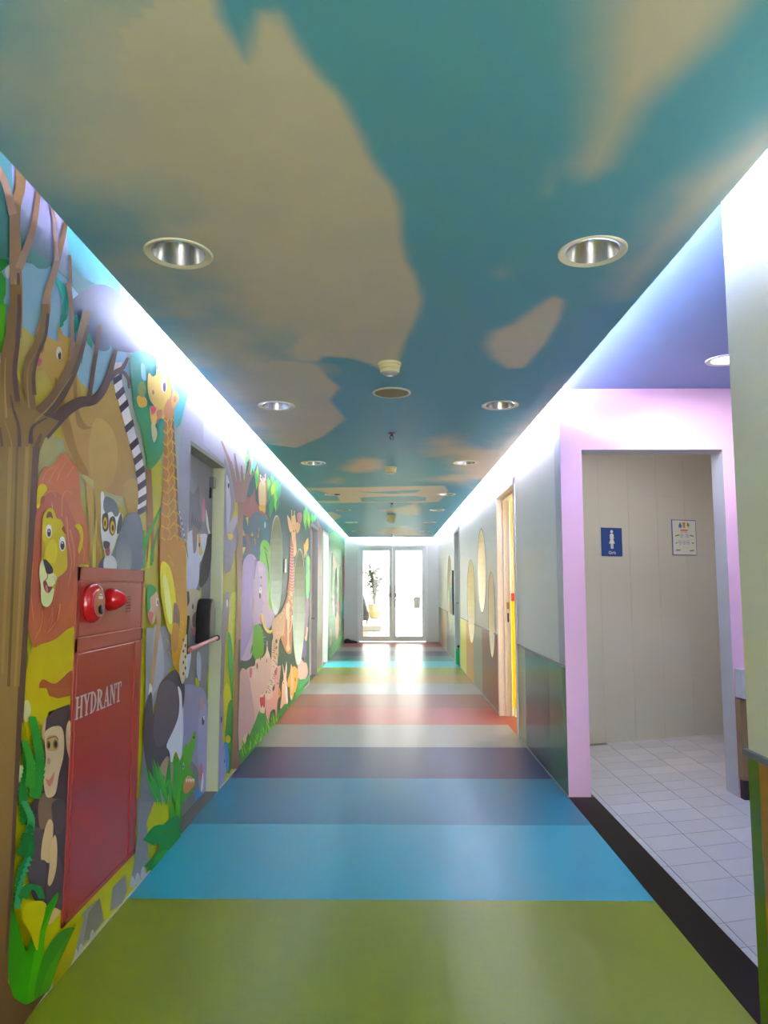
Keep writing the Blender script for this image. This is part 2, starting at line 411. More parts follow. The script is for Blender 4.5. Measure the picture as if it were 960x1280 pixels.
o = MB().box(.8, 3.3, 2.0, 4.6, HC-.002, HC+.05).build('ceiling_vestibule', mat('blue_ceiling', (118,144,196), .5)); tag(o, kind='structure', label='plain blue ceiling of the washroom entry')
o = MB().box(WR, WR+2.2, Y0, 2.0, HC, HC+.05).build('ceiling_side', white); tag(o, kind='structure')

# cove strips
glow = mat('cove_glow', (236,238,255), .5, emit=COVE)
def strip(y0, y1, xc, label, skip=()):
    L = 1.14; n = int((y1-y0)/1.2); r = empty('cove_light', (xc, y0, H+.045)); tag(r, label, 'light')
    t0 = MB().box(-.012, .012, 0, L, 0, .017).build('light_tube', glow, r)
    for k in range(1, n):
        if k in skip: continue
        t = t0.copy(); COL.objects.link(t); t.parent = r; t.location = (0, k*1.2, 0)
strip(Y0+.1, YE-.2, CL+.10, 'row of cool white tubes hidden in the left ceiling cove', (3, 4))
strip(Y0+.1, YE-.2, CR-.085, 'row of cool white tubes hidden in the right ceiling cove')
b = MB().box(-.9, .85, YE-.21, YE-.19, H+.045, H+.062); tag(b.build('cove_light', mat('cove_glow', (1,1,1))), 'cool white tube hidden in the cove above the glass doors', 'light')

# ---------------------------------------------------------------- washroom entry
pink = mat('pink_paint', (246,196,226), .45, 0, .03, 3)
o = slab('wall_pink', rect(WR, 3.3, 0, HC), [rect(1.225, 2.13, -.01, 2.17)], 4.6, 4.768, mpY, [pink, mat('jamb_paint', (196,196,204), .45)]); tag(o, kind='structure', label='pink wall with the washroom doorway')
o = MB().box(3.2, 3.3, 2.0, 7.0, 0, HC).box(WR+.16, 3.3, 1.95, 2.05, 0, HC).build('wall_vestibule', white); tag(o, kind='structure')
o = MB().box(1.14, 1.24, 4.77, 6.1, 0, 2.6).build('wall_washroom_left', cream); tag(o, kind='structure')
o = MB().box(1.14, 3.3, 4.6, 7.0, 2.6, 2.65).build('ceiling_washroom', white); tag(o, kind='structure')
# slanted tiled back wall
wt = mat('wall_tile', (198,199,184), .3, 0, .03, 2); grout = mat('wall_grout', (188,184,168), .7)
A = Vector((1.2, 5.96)); B = Vector((3.3, 6.67)); dv = (B-A).normalized(); nv = Vector((-dv.y, dv.x))
bw = MB(); p = [A, B, B+nv*.1, A+nv*.1]
bw.add([(q.x, q.y, 0) for q in p]+[(q.x, q.y, 2.6) for q in p], [(0,3,2,1),(4,5,6,7),(0,1,5,4),(1,2,6,5),(2,3,7,6),(3,0,4,7)])
bwo = bw.build('wall_washroom_back', grout); tag(bwo, kind='structure', label='cream tiled washroom wall behind the signs')
LB = (B-A).length; nT = int(LB/.30)
tile = None
for i in range(nT+1):
    for j in range(5):
        u0 = i*.30; u1 = min(u0+.2985, LB); z0 = j*.52; z1 = min(z0+.5185, 2.6)
        P4 = [A+dv*u0, A+dv*u1]; t = MB(); off = -nv*.003
        vs = [(P4[0].x, P4[0].y, z0),(P4[1].x, P4[1].y, z0),(P4[1].x, P4[1].y, z1),(P4[0].x, P4[0].y, z1)]
        t.add(vs+[(x+off.x, y+off.y, z) for x, y, z in vs], [(0,3,2,1),(4,5,6,7),(0,1,5,4),(1,2,6,5),(2,3,7,6),(3,0,4,7)])
        t.build('wall_tile', wt, bwo)
# floor tiles (skewed courses, as laid)
gf = MB().box(WR+.16, 3.3, 2.0, 7.0, -.05, -.003).build('floor_washroom', mat('floor_grout', (120,112,104), .8)); tag(gf, kind='structure', label='white tiled washroom floor')
ft = [mat('floor_tile_a', (200,200,206), .22, 0, .03, 4), mat('floor_tile_b', (206,205,210), .22, 0, .03, 4), mat('floor_tile_c', (197,197,204), .22, 0, .03, 4)]
dx, dy, sl = .243, .187, .28
for i in range(-1, 8):
    for j in range(-4, 26):
        x0 = 1.285 + i*dx; x1 = x0+dx-.0035
        if i == -1: x0 = 1.25
        if x0 > 3.2: continue
        yb = 2.19 + j*dy
        f0 = lambda x: yb + sl*(x-1.25)
        q = [(x0, f0(x0)), (x1, f0(x1)), (x1, f0(x1)+dy-.0035), (x0, f0(x0)+dy-.0035)]
        lim = lambda x: 5.96 + (x-1.2)*.338
        if q[0][1] < 2.06 or q[1][1] > lim(x0): continue
        q = [(x, min(y, lim(x))) for x, y in q]
        t = MB().add([(x, y, -.004) for x, y in q]+[(x, y, .001) for x, y in q], [(0,3,2,1),(4,5,6,7),(0,1,5,4),(1,2,6,5),(2,3,7,6),(3,0,4,7)])
        t.build('floor_tile', random.choice(ft), gf)
th = MB().box(WR, 1.248, 2.12, 4.6, -.01, .002).build('threshold', mat('black_granite', (22,18,20), .35, 0, .3, 60, spec=.08)); tag(th, 'polished black stone strip along the washroom entry floor', 'threshold')
# counter
ct = empty('sink_counter', (2.5, 4.55, 0)); tag(ct, 'pale vanity counter with brown cabinet beside the washroom doorway', 'counter')
def loc(o, par): o.location = -Vector(par.location) if par.rotation_euler.z == 0 else o.location; return o
loc(MB().box(2.135, 3.19, 4.50, 4.598, .61, .785).build('counter_top', mat('pale_stone', (196,196,206), .3), ct, bevel=.004), ct)
loc(MB().box(2.132, 2.62, 4.53, 4.598, .12, .60).build('cabinet_door', mat('brown_laminate', (150,122,92), .45), ct, bevel=.002), ct)
loc(MB().box(2.63, 3.19, 4.53, 4.598, .12, .60).build('cabinet_door', mat('brown_laminate', (150,122,92), .45), ct, bevel=.002), ct)
loc(MB().box(2.14, 3.19, 4.55, 4.598, .001, .115).build('kickboard', mat('dark_kick', (50,42,40), .6), ct), ct)

# ---------------------------------------------------------------- steel door in the left wall
XD = -1.182
ivory = mat('jamb_ivory', (212,216,176), .45, 0, .02)
d1 = empty('door_1', (XD, 4.3, 0)); tag(d1, kind='structure', label='grey emergency door printed with the mural')
fr = MB().box(WL-.139, WL+.002, 4.70, 4.722, 0, 2.10).box(WL-.139, WL+.002, 3.87, 3.892, 0, 2.10)
loc(fr.build('door_frame', ivory, d1), d1)
loc(MB().box(WL-.139, WL+.002, 3.87, 4.722, 2.07, 2.10).build('door_frame', mat('frame_olive', (150,150,128), .5), d1), d1)
leaf = loc(MB().box(XD-.04, XD, 3.893, 4.698, .006, 2.068).build('door_leaf', mat('leaf_grey', (128,128,130), .4), d1), d1)
blk = mat('black_plastic', (20,20,22), .4)
def bracket(y0, y1, z0, z1, name='push_bar_bracket'):
    b = MB(); n = 9; pts = []
    w = y1-y0
    prof = [(y0, z0)] + [(y0, z1-.12)] + [(y0+w*.5*(1-cos(pi*t/8)), z1-.12+.12*sin(pi*t/8)) for t in range(1, 8)] + [(y1, z1-.12), (y1, z0)]
    k = len(prof)
    vs = [(XD, a, c) for a, c in prof] + [(XD+.088, a, c) for a, c in prof]
    fs = [tuple(range(k)), tuple(range(2*k-1, k-1, -1))] + [(i, (i+1) % k, (i+1) % k+k, i+k) for i in range(k)]
    return b.add(vs, fs).build(name, blk, d1, bevel=.008)
pb = empty('push_bar', (0, 0, 0)); pb.parent = d1; pb.location = -Vector(d1.location); pb['label'] = 'panic bar across the steel door'
for o in (bracket(4.36, 4.50, .95, 1.22), bracket(3.893, 3.955, .93, 1.14)): o.parent = pb
o = MB().tube([(XD+.098, 3.90, .955), (XD+.098, 4.50, .975)], .013, 12).build('push_rod', mat('pink_metal', (190,110,108), .3, .5), pb, True); o['label'] = 'pinkish metal push rod'
o = MB().tube([(XD+.098, 4.495, .975), (XD+.098, 4.515, .976)], .018, 12).build('rod_cap', blk, pb, True)
loc(MB().box(XD, XD+.03, 4.60, 4.66, 1.93, 2.0).build('door_bolt', mat('steel', (150,150,155), .3, .8), d1), d1)
MB().box(XD, XD+.012, 4.612, 4.63, 1.86, 1.95).build('bolt_rod', mat('dark_steel', (60,60,70), .3, .8), d1).location = -Vector(d1.location)

# second left door (closed, pale grey) and third (open, bright room)
d2 = empty('door_2', (WL-.1, 10.2, 0)); tag(d2, kind='structure', label='pale grey recessed door beyond the second oval')
pale = mat('door_lavender', (190,188,196), .45)
loc(MB().box(WL-.11, WL-.07, 9.76, 10.68, .005, 2.10).build('door_leaf', pale, d2), d2)
loc(MB().box(WL-.13, WL+.012, 10.68, 10.74, 0, 2.15).box(WL-.13, WL+.012, 9.70, 9.76, 0, 2.15).box(WL-.13, WL+.012, 9.70, 10.74, 2.10, 2.15).build('door_frame', pale, d2), d2)
steel = mat('steel', (150,150,155))
loc(MB().tube([(WL-.07, 10.60, .82), (WL-.015, 10.60, .82), (WL-.015, 10.50, .82)], .01, 8).build('door_handle', steel, d2, True), d2)
d3 = empty('door_3', (WL-.1, 12, 0)); tag(d3, kind='structure', label='open doorway with bright white frame in the left wall')
wf = mat('frame_white', (232,234,228), .4)
loc(MB().box(WL-.14, WL+.012, 12.38, 12.44, 0, 2.18).box(WL-.14, WL+.012, 11.50, 11.56, 0, 2.18).box(WL-.14, WL+.012, 11.50, 12.44, 2.14, 2.18).build('door_frame', wf, d3), d3)
loc(MB().box(WL-.95, WL-.10, 12.33, 12.37, .006, 2.13).build('door_leaf', wf, d3), d3)

# right doors
d4 = empty('door_4', (WR+.1, 7.0, 0)); tag(d4, kind='structure', label='open doorway with pinkish white frame and yellow lower door leaf')
pf = mat('frame_pinkish', (242,230,230), .4)
loc(MB().box(WR-.014, WR+.05, 7.375, 7.435, 0, 2.25).box(WR-.014, WR+.05, 6.305, 6.365, 0, 2.25).box(WR-.014, WR+.05, 6.305, 7.435, 2.185, 2.25).build('door_casing', pf, d4, bevel=.004), d4)
loc(MB().box(WR+.05, WR+.115, 7.362, 7.379, 0, 2.19).box(WR+.05, WR+.139, 6.361, 6.37, 0, 2.19).box(WR+.05, WR+.139, 6.361, 7.379, 2.165, 2.189).build('door_jamb', pf, d4), d4)
loc(MB().box(WR+.075, WR+.10, 7.358, 7.362, 1.06, 1.13).build('strike_plate', mat('brass', (170,130,95), .3, .7), d4), d4)
loc(MB().box(WR+.08, WR+.095, 7.358, 7.362, .93, 1.02).build('strike_plate', mat('dark_steel', (60,60,70)), d4), d4)
lf = loc(MB().box(WR+.122, WR+.93, 7.325, 7.357, .01, 2.16).build('door_leaf', mat('leaf_cream', (236,228,190), .4), d4), d4)
loc(MB().box(WR+.119, WR+.932, 7.321, 7.36, .09, 1.14).build('kick_panel', mat('yellow_panel', (250,225,10), .35), d4), d4)['label'] = 'yellow lower panel'
loc(MB().box(WR+.119, WR+.932, 7.321, 7.36, 1.141, 1.22).build('push_panel', mat('red_panel', (215,60,50), .4), d4), d4)['label'] = 'red band above the yellow panel'
d5 = empty('door_5', (WR+.1, 12.0, 0)); tag(d5, kind='structure', label='pale recessed door in the right wall before the glass doors')
loc(MB().box(WR+.07, WR+.11, 11.62, 12.48, .005, 2.18).build('door_leaf', pale, d5), d5)
loc(MB().box(WR-.012, WR+.13, 12.48, 12.55, 0, 2.24).box(WR-.012, WR+.13, 11.56, 11.62, 0, 2.24).box(WR-.012, WR+.13, 11.56, 12.55, 2.18, 2.24).build('door_frame', mat('frame_grey', (190,194,192), .4), d5), d5)
loc(MB().tube([(WR+.07, 12.38, 1.0), (WR-.0, 12.38, 1.0), (WR-.0, 12.26, 1.0)], .011, 8).build('door_handle', steel, d5, True), d5)

# ---------------------------------------------------------------- oval windows
def glassm():
    m = bpy.data.materials.new('clear_pane'); m.use_nodes = True; nt = m.node_tree; n = nt.nodes; l = nt.links
    n.remove(n['Principled BSDF']); t = n.new('ShaderNodeBsdfTransparent'); t.inputs[0].default_value = (.93,.96,.95,1)
    g = n.new('ShaderNodeBsdfGlossy'); g.inputs['Roughness'].default_value = .03
    nz = n.new('ShaderNodeTexNoise'); nz.inputs['Scale'].default_value = 2; mr = n.new('ShaderNodeMapRange'); mr.inputs[3].default_value = 1.42; mr.inputs[4].default_value = 1.48
    f = n.new('ShaderNodeFresnel'); l.new(nz.outputs[0], mr.inputs[0]); l.new(mr.outputs[0], f.inputs[0])
    x = n.new('ShaderNodeMixShader'); l.new(f.outputs[0], x.inputs[0]); l.new(t.outputs[0], x.inputs[1]); l.new(g.outputs[0], x.inputs[2])
    l.new(x.outputs[0], n['Material Output'].inputs[0]); return m
GLASS = glassm()
def ering(c, rad, w0, w1, t, m, name, par):
    """elliptical ring lining a hole"""
    b = MB(); n = len(c); ce = (sum(p[0] for p in c)/n, sum(p[1] for p in c)/n)
    out = [(ce[0]+(p[0]-ce[0])*(1+t/rad), ce[1]+(p[1]-ce[1])*(1+t/rad)) for p in c]
    vs = [(w0, *p) for p in c]+[(w1, *p) for p in c]+[(w1, *p) for p in out]+[(w0, *p) for p in out]
    fs = []
    for i in range(n):
        j = (i+1) % n
        fs += [(i, j, j+n, i+n), (i+n, j+n, j+2*n, i+2*n), (i+2*n, j+2*n, j+3*n, i+3*n), (i+3*n, j+3*n, j, i)]
    b.add(vs, fs); return b.build(name, m, par)
rimg = mat('oval_rim', (186,190,180), .4); rimd = mat('rim_steel', (130,140,165), .35)
for k, (el, X, sd, lb) in enumerate([(OVA,WL,-1,'tall oval porthole above the elephant trunk'),(OVB,WL,-1,'tall oval porthole beside the painted giraffe'),(OVC,WL,-1,'small far oval porthole in the jungle mural'),(OVD,WL,-1,'middle far oval porthole'),(OVE,WL,-1,'last oval porthole of the left wall'),
        (OV1,WR,1,'high oval porthole in the right wall'),(OV2,WR,1,'middle oval porthole cutting into the coloured panels'),(OV3,WR,1,'lowest oval porthole nearest the open door'),(OV4,WR,1,'far oval porthole before the glass doors')]):
    w = empty('window_%d' % (k+1)); tag(w, kind='structure', label=lb)
    ering(el, .5, X+sd*.001, X-sd*.003, .012, rimd if sd > 0 else rimg, 'window_rim', w)
    v, f = region(el)
    me = bpy.data.meshes.new('window_pane'); me.from_pydata([(X+sd*.10, a, b) for a, b in v], [], f)
    link('window_pane', me, GLASS, w)

# ---------------------------------------------------------------- glass double door at the end
dg = empty('door_6', (0, YE, 0)); tag(dg, kind='structure', label='white framed glass double door at the far end')
whf = mat('alu_white', (248,248,250), .35)
def P(o, par=dg): o.location = -Vector(par.location); return o
P(MB().box(-.80, -.745, YE-.02, YE+.06, 0, 2.245).box(.775, .83, YE-.02, YE+.06, 0, 2.245).box(-.80, .83, YE-.02, YE+.06, 2.19, 2.245).build('door_frame', whf, dg, bevel=.004))
for x0, x1, hx in ((-.743, .0144, -.05), (.0156, .773, .08)):
    lo = P(MB().box(x0, x0+.075, YE, YE+.045, .012, 2.188).box(x1-.075, x1, YE, YE+.045, .012, 2.188).box(x0+.075, x1-.075, YE, YE+.045, .012, .125).box(x0+.075, x1-.075, YE, YE+.045, 2.10, 2.188).build('door_leaf', whf, dg, bevel=.003))
    MB().box(x0+.075, x1-.075, YE+.018, YE+.026, .125, 2.10).build('glass_pane', GLASS, lo)
    MB().tube([(hx, YE-.0, .82), (hx, YE-.05, .82), (hx, YE-.05, 1.30), (hx, YE-.0, 1.30)], .012, 8).build('door_handle', steel, lo, True)
    MB().box(hx-.03, hx+.03, YE-.012, YE, 1.02, 1.12).build('lock_plate', steel, lo)

# ---------------------------------------------------------------- lobby beyond the glass
lf_ = MB().box(-6, 6, YE+.14, 60, -.05, -.002).build('floor_lobby', mat('lobby_floor', (222,216,204), .12, 0, .05, .8)); tag(lf_, kind='structure', label='polished pale floor outside the glass doors')
o = MB().box(-1.65, -1.5, YE+.14, 30, 0, 3.0).build('wall_lobby', mat('lobby_wall', (222,214,190), .5)); tag(o, kind='structure')
o = MB().box(-1.65, 4.0, YE+.14, 24, 2.75, 2.9).build('ceiling_lobby', mat('lobby_ceiling', (225,215,190), .5)); tag(o, kind='structure')
# plant
pl = empty('potted_plant', (-.70, 29.0, 0)); tag(pl, 'leafy green potted tree standing in the bright lobby', 'plant')
MB().lathe([(.16,0),(.2,.02),(.26,.5),(.27,.55),(.24,.55),(.23,.48)], 20).build('pot', mat('pot_beige', (130,114,76), .5), pl, True)
MB().lathe([(.23,.5),(.0,.52)], 16, cap=False).build('soil', mat('soil', (60,45,35), .9), pl)
st = MB(); lv = MB(); rr = random.Random(3)
for k in range(9):
    a = rr.uniform(0, 2*pi); r = rr.uniform(.1, .45); hh = rr.uniform(1.0, 2.15)
    pts = [(0.02*cos(a), .02*sin(a), .5), (r*.4*cos(a), r*.4*sin(a), .5+hh*.5), (r*cos(a), r*sin(a), .5+hh)]
    st.tube(pts, [.02, .014, .005], 5)
    for q in range(40):
        t = rr.uniform(.35, 1); i = 0 if t < .5 else 1; u = (t-.5*i)*2
        c = Vector(pts[i]).lerp(Vector(pts[i+1]), min(1, u)); b = rr.uniform(0, 2*pi); e = rr.uniform(-.5, .6); L = rr.uniform(.2, .36)
        d = Vector((cos(b)*cos(e), sin(b)*cos(e), sin(e))); s_ = d.cross(Vector((0,0,1))).normalized()*L*.22
        lv.add([c, c+d*L*.5+s_, c+d*L, c+d*L*.5-s_], [(0,1,2,3)])
st.build('stem', mat('stem_brown', (50,42,30), .7), pl)
o = lv.build('foliage', mat('leaf_green', (48,58,26), .5, 0, .25, 8), pl); o['kind'] = 'stuff'
# armchair
ac = empty('armchair', (-.98, 24.6, 0)); tag(ac, 'dark grey upholstered armchair seen edge on through the left glass leaf', 'armchair')
g = mat('grey_fabric', (58,54,60), .85, 0, .15, 40, .3, 200)
MB().box(-.42, .2, -.35, .35, .12, .42).build('seat', g, ac, bevel=.04)
MB().box(-.42, -.0, -.4, -.26, .12, .66).build('armrest', g, ac, bevel=.05)
MB().box(-.42, -.0, .26, .4, .12, .66).build('armrest', g, ac, bevel=.05)
b = MB().add([(.05,-.36,.3),(.2,-.36,.3),(.2,.36,.3),(.05,.36,.3),(-.14,-.36,1.0),(.02,-.36,.95),(.02,.36,.95),(-.14,.36,1.0)], [(0,3,2,1),(4,5,6,7),(0,1,5,4),(1,2,6,5),(2,3,7,6),(3,0,4,7)]); b.build('backrest', g, ac, bevel=.04)
for x in (-.36, .14):
    for y in (-.3, .3): MB().lathe([(.014,0),(.022,.13)], 8, (x, y, 0)).build('leg', blk, ac)
mt = MB().box(-.95, -.33, 20.7, 23.2, -.002, .012).build('door_mat', mat('mat_grey', (108,106,104), .95, 0, .2, 60, .4, 300)); tag(mt, 'grey doormat on the lobby floor outside the left glass leaf', 'mat')
# dark bin far right & hanging sign
bn = empty('litter_bin', (1.45, 42, 0)); tag(bn, 'grey litter bin far off on the right of the bright lobby', 'bin'); bn.scale = (.6, .6, .5)
MB().lathe([(.3,0),(.3,.05),(.34,1.0),(.34,1.12)], 20).build('bin_body', mat('bin_grey', (52,48,46), .6, 0), bn, True)
MB().lathe([(.36,1.12),(.36,1.2),(.2,1.3)], 20).build('bin_lid', mat('bin_lid', (36,34,32), .4), bn, True)
lp = MB().box(-1.49, -1.06, 22.3, 22.42, 2.42, 2.74).build('ceiling_unit', mat('unit_grey', (95,95,105), .5), bevel=.01); tag(lp, 'dark grey box hanging under the lobby ceiling', 'box')
bch = empty('bench', (.9, 45, 0)); tag(bch, 'low dark bench far off beyond the right glass leaf', 'bench')
MB().box(-.9, .9, -.2, .2, .36, .44).build('seat', g, bch); 
for x in (-.75, .75): MB().box(x-.03, x+.03, -.18, .18, 0, .36).build('leg', blk, bch)

# small black shoe-like wedge on floor near the end wall
sh = empty('shoe', (-.93, 16.45, 0), radians(8)); tag(sh, 'black shoe lying on the floor beside the left end wall', 'shoe')
vs = []; fs = []; prof = [(-.15,.03,.05),(-.12,.045,.085),(-.06,.045,.09),(0,.04,.06),(.07,.048,.045),(.12,.04,.035),(.15,.02,.02)]
for x, w, h in prof:
    for k in range(10):
        a = 2*pi*k/10; vs.append((x, w*cos(a), .012 + h/2 + h/2*sin(a)))
for i in range(len(prof)-1):
    for k in range(10): fs.append((i*10+k, i*10+(k+1)%10, (i+1)*10+(k+1)%10, (i+1)*10+k))
fs += [tuple(range(9,-1,-1)), tuple(60+k for k in range(10))]
MB().add(vs, fs).build('upper', mat('black_leather', (18,18,20), .35), sh, True)
MB().box(-.15, .14, -.042, .042, 0, .018).build('sole', blk, sh, bevel=.008)

# notice board & green bottle right wall far
nb = empty('notice_board', (WR, 12.98, 1.17)); tag(nb, 'dark framed board hanging on the right wall before the glass doors', 'board')
MB().box(-.03, -.001, -.28, .28, -.39, .39).build('board_panel', mat('board_dark', (42,38,40), .4), nb, bevel=.004)
MB().box(-.034, -.031, -.24, .24, -.16, .12).build('board_print', mat('board_teal', (90,150,140), .5), nb)['label'] = 'teal and pale print on the board'
gb = empty('plastic_bottle', (WR+.02, 12.15, 0)); tag(gb, 'tall green bottle on the floor in the far right door recess', 'container')
MB().lathe([(.055,0),(.065,.02),(.065,.2),(.05,.24),(.025,.27)], 16).build('bottle_body', mat('green_plastic', (20,170,95), .3), gb, True)
MB().lathe([(.028,.27),(.028,.30),(.01,.31)], 12).build('cap', blk, gb, True)
gb.scale = (.75, .75, 1.0)

# ---------------------------------------------------------------- ceiling fittings
trim_c = mat('trim_ivory', (238,230,204), .4); refl = mat('reflector', (205,205,208), .22, .95, .05, 8); bulb_off = mat('lamp_glass_off', (225,225,215), .25)
def downlight():
    r = empty('downlight')
    MB().lathe([(.088,.002),(.096,-.001),(.108,-.006),(.113,-.004),(.113,.003)], 40, cap=False).build('trim_ring', trim_c, r, True)
    c = MB().lathe([(.088,.001),(.086,-.002),(.080,.03),(.062,.075),(.045,.10)], 40, cap=False).build('reflector', refl, r, True)
    MB().lathe([(.045,.10),(.044,.09),(.03,.075),(.0,.07)], 24, cap=False).build('lamp', bulb_off, r, True)
    return r
proto = downlight()
rows = [2.31, 4.37, 6.47, 8.75, 10.6, 12.7, 14.8]
ordw = ['nearest','second','third','fourth','fifth','sixth','farthest']
holes = []
for i, y in enumerate(rows):
    for s, x in (('left', -.715), ('right', .67)):
        o = proto if (i == 0 and s == 'left') else copy_tree(proto)
        o.location = (x, y, H)
        tag(o, 'recessed round downlight with ivory ring, %s of the %s row' % (ordw[i], s), 'light', 'unlit downlights in the painted ceiling')
        holes.append((x, y))
vd = empty('downlight', (1.89, 4.0, HC-.002)); tag(vd, 'lit round downlight in the plain blue ceiling', 'light')
MB().lathe([(.07,.0),(.075,-.006),(.10,-.008),(.104,.0)], 32, cap=False).build('trim_ring', mat('white_paint', (1,1,1)), vd, True)
MB().lathe([(.07,-.003),(.0,-.003)], 32, cap=False).build('lamp', mat('lamp_lit', (255,252,245), emit=6.0), vd)
sp = empty('ceiling_speaker', (0, 4.06, H)); tag(sp, 'round flat ivory speaker grille set in the painted ceiling', 'speaker')
MB().lathe([(.108,0),(.112,-.006),(.103,-.010),(.098,-.007)], 40, cap=False).build('rim', trim_c, sp, True)
MB().lathe([(.099,-.007),(.06,-.009),(0,-.010)], 40, cap=False).build('grille', mat('grille_tan', (160,150,112), .6, .2, .15, 250), sp, True)
def smoke():
    r = empty('smoke_detector')
    MB().lathe([(.058,0),(.058,-.012),(.052,-.014)], 32).build('base', mat('detector_ivory', (238,228,176), .5), r, True)
    MB().lathe([(.052,-.014),(.052,-.03),(.046,-.034),(.046,-.037),(.05,-.04),(.044,-.05)], 32, cap=False).build('vent_ring', mat('detector_ivory', (200,190,140)), r, True)
    MB().lathe([(.044,-.05),(.035,-.058),(.018,-.062),(0,-.063)], 32, cap=False).build('dome', mat('detector_white', (205,200,190), .2), r, True)
    return r
sm0 = smoke()
for i, (y, k, lb) in enumerate([(3.52, 1, 'nearest ivory smoke detector at the cloud tip before the speaker'), (6.72, 1, 'second ivory smoke detector beyond the sprinkler'), (11.4, 1.25, 'farthest and largest ivory smoke detector near the glass doors')]):
    o = sm0 if i == 0 else copy_tree(sm0); o.location = (-.01, y, H); o.scale = (k, k, k*(1 if k == 1 else 1.7)); tag(o, lb, 'smoke detector', 'smoke detectors along the ceiling centre')
def sprink():
    r = empty('sprinkler')
    MB().lathe([(.028,0),(.026,-.006),(.01,-.008)], 20).build('escutcheon', mat('rust_red', (110,70,70), .4), r, True)
    b = MB().lathe([(.009,-.006),(.009,-.02),(.006,-.024)], 12).tube([(.008,0,-.02),(.014,0,-.034),(.004,0,-.05)], .003, 6).tube([(-.008,0,-.02),(-.014,0,-.034),(-.004,0,-.05)], .003, 6)
    b.build('frame_arms', mat('dark_steel', (60,60,70)), r, True)
    MB().lathe([(.018,-.05),(.018,-.052)], 16).build('deflector', mat('dark_steel', (60,60,70)), r)
    return r
sp0 = sprink()
for i, (y, lb) in enumerate([(5.18, 'nearest small dark sprinkler head past the round speaker'), (9.7, 'second dark sprinkler head past the cream painted band'), (12.2, 'third dark sprinkler head hanging just past the big detector'), (15.6, 'farthest sprinkler head close to the end wall')]):
    o = sp0 if i == 0 else copy_tree(sp0); o.location = (0, y, H); tag(o, lb, 'sprinkler', 'sprinkler heads along the ceiling centre')
for x, y in ((.85, 7.9), (-.88, 10.3)):
    pass

# ---------------------------------------------------------------- text helper
def text(name, body, size, m, parent, matrix, ext=.0015, bold_off=0, sx=1.0, space=1.0, font=None):
    cu = bpy.data.curves.new(name, 'FONT'); cu.body = body; cu.size = size; cu.extrude = ext; cu.align_x = 'CENTER'; cu.align_y = 'CENTER'
    cu.offset = bold_off; cu.space_character = space
    o = bpy.data.objects.new('tmp', cu); COL.objects.link(o)
    bpy.context.view_layer.update()
    me = bpy.data.meshes.new_from_object(o.evaluated_get(bpy.context.evaluated_depsgraph_get()))
    bpy.data.objects.remove(o)
    for v in me.vertices:
        p = matrix @ Vector((v.co.x*sx, v.co.y, v.co.z)); v.co = p
    me.materials.clear()
    return link(name, me, m, parent)
from mathutils import Matrix

# ---------------------------------------------------------------- mural (flat print on the wall)
CR_ = {'A':(0,180,3.0),'a':(0,180,5.333),'B':(0,380,4.925),'C':(140,420,4.571),'D':(0,560,3.2),'E':(20,560,4.923),'F':(150,680,4.0),'G':(0,1000,4.571),'H':(0,860,3.048),
       'I':(280,560,9.143),'J':(280,680,9.143),'K':(280,800,8.0),'L':(350,600,9.143),'M':(350,720,9.143),'N':(220,540,5.818),'O':(220,740,4.923),'g':(0,0,1.0)}

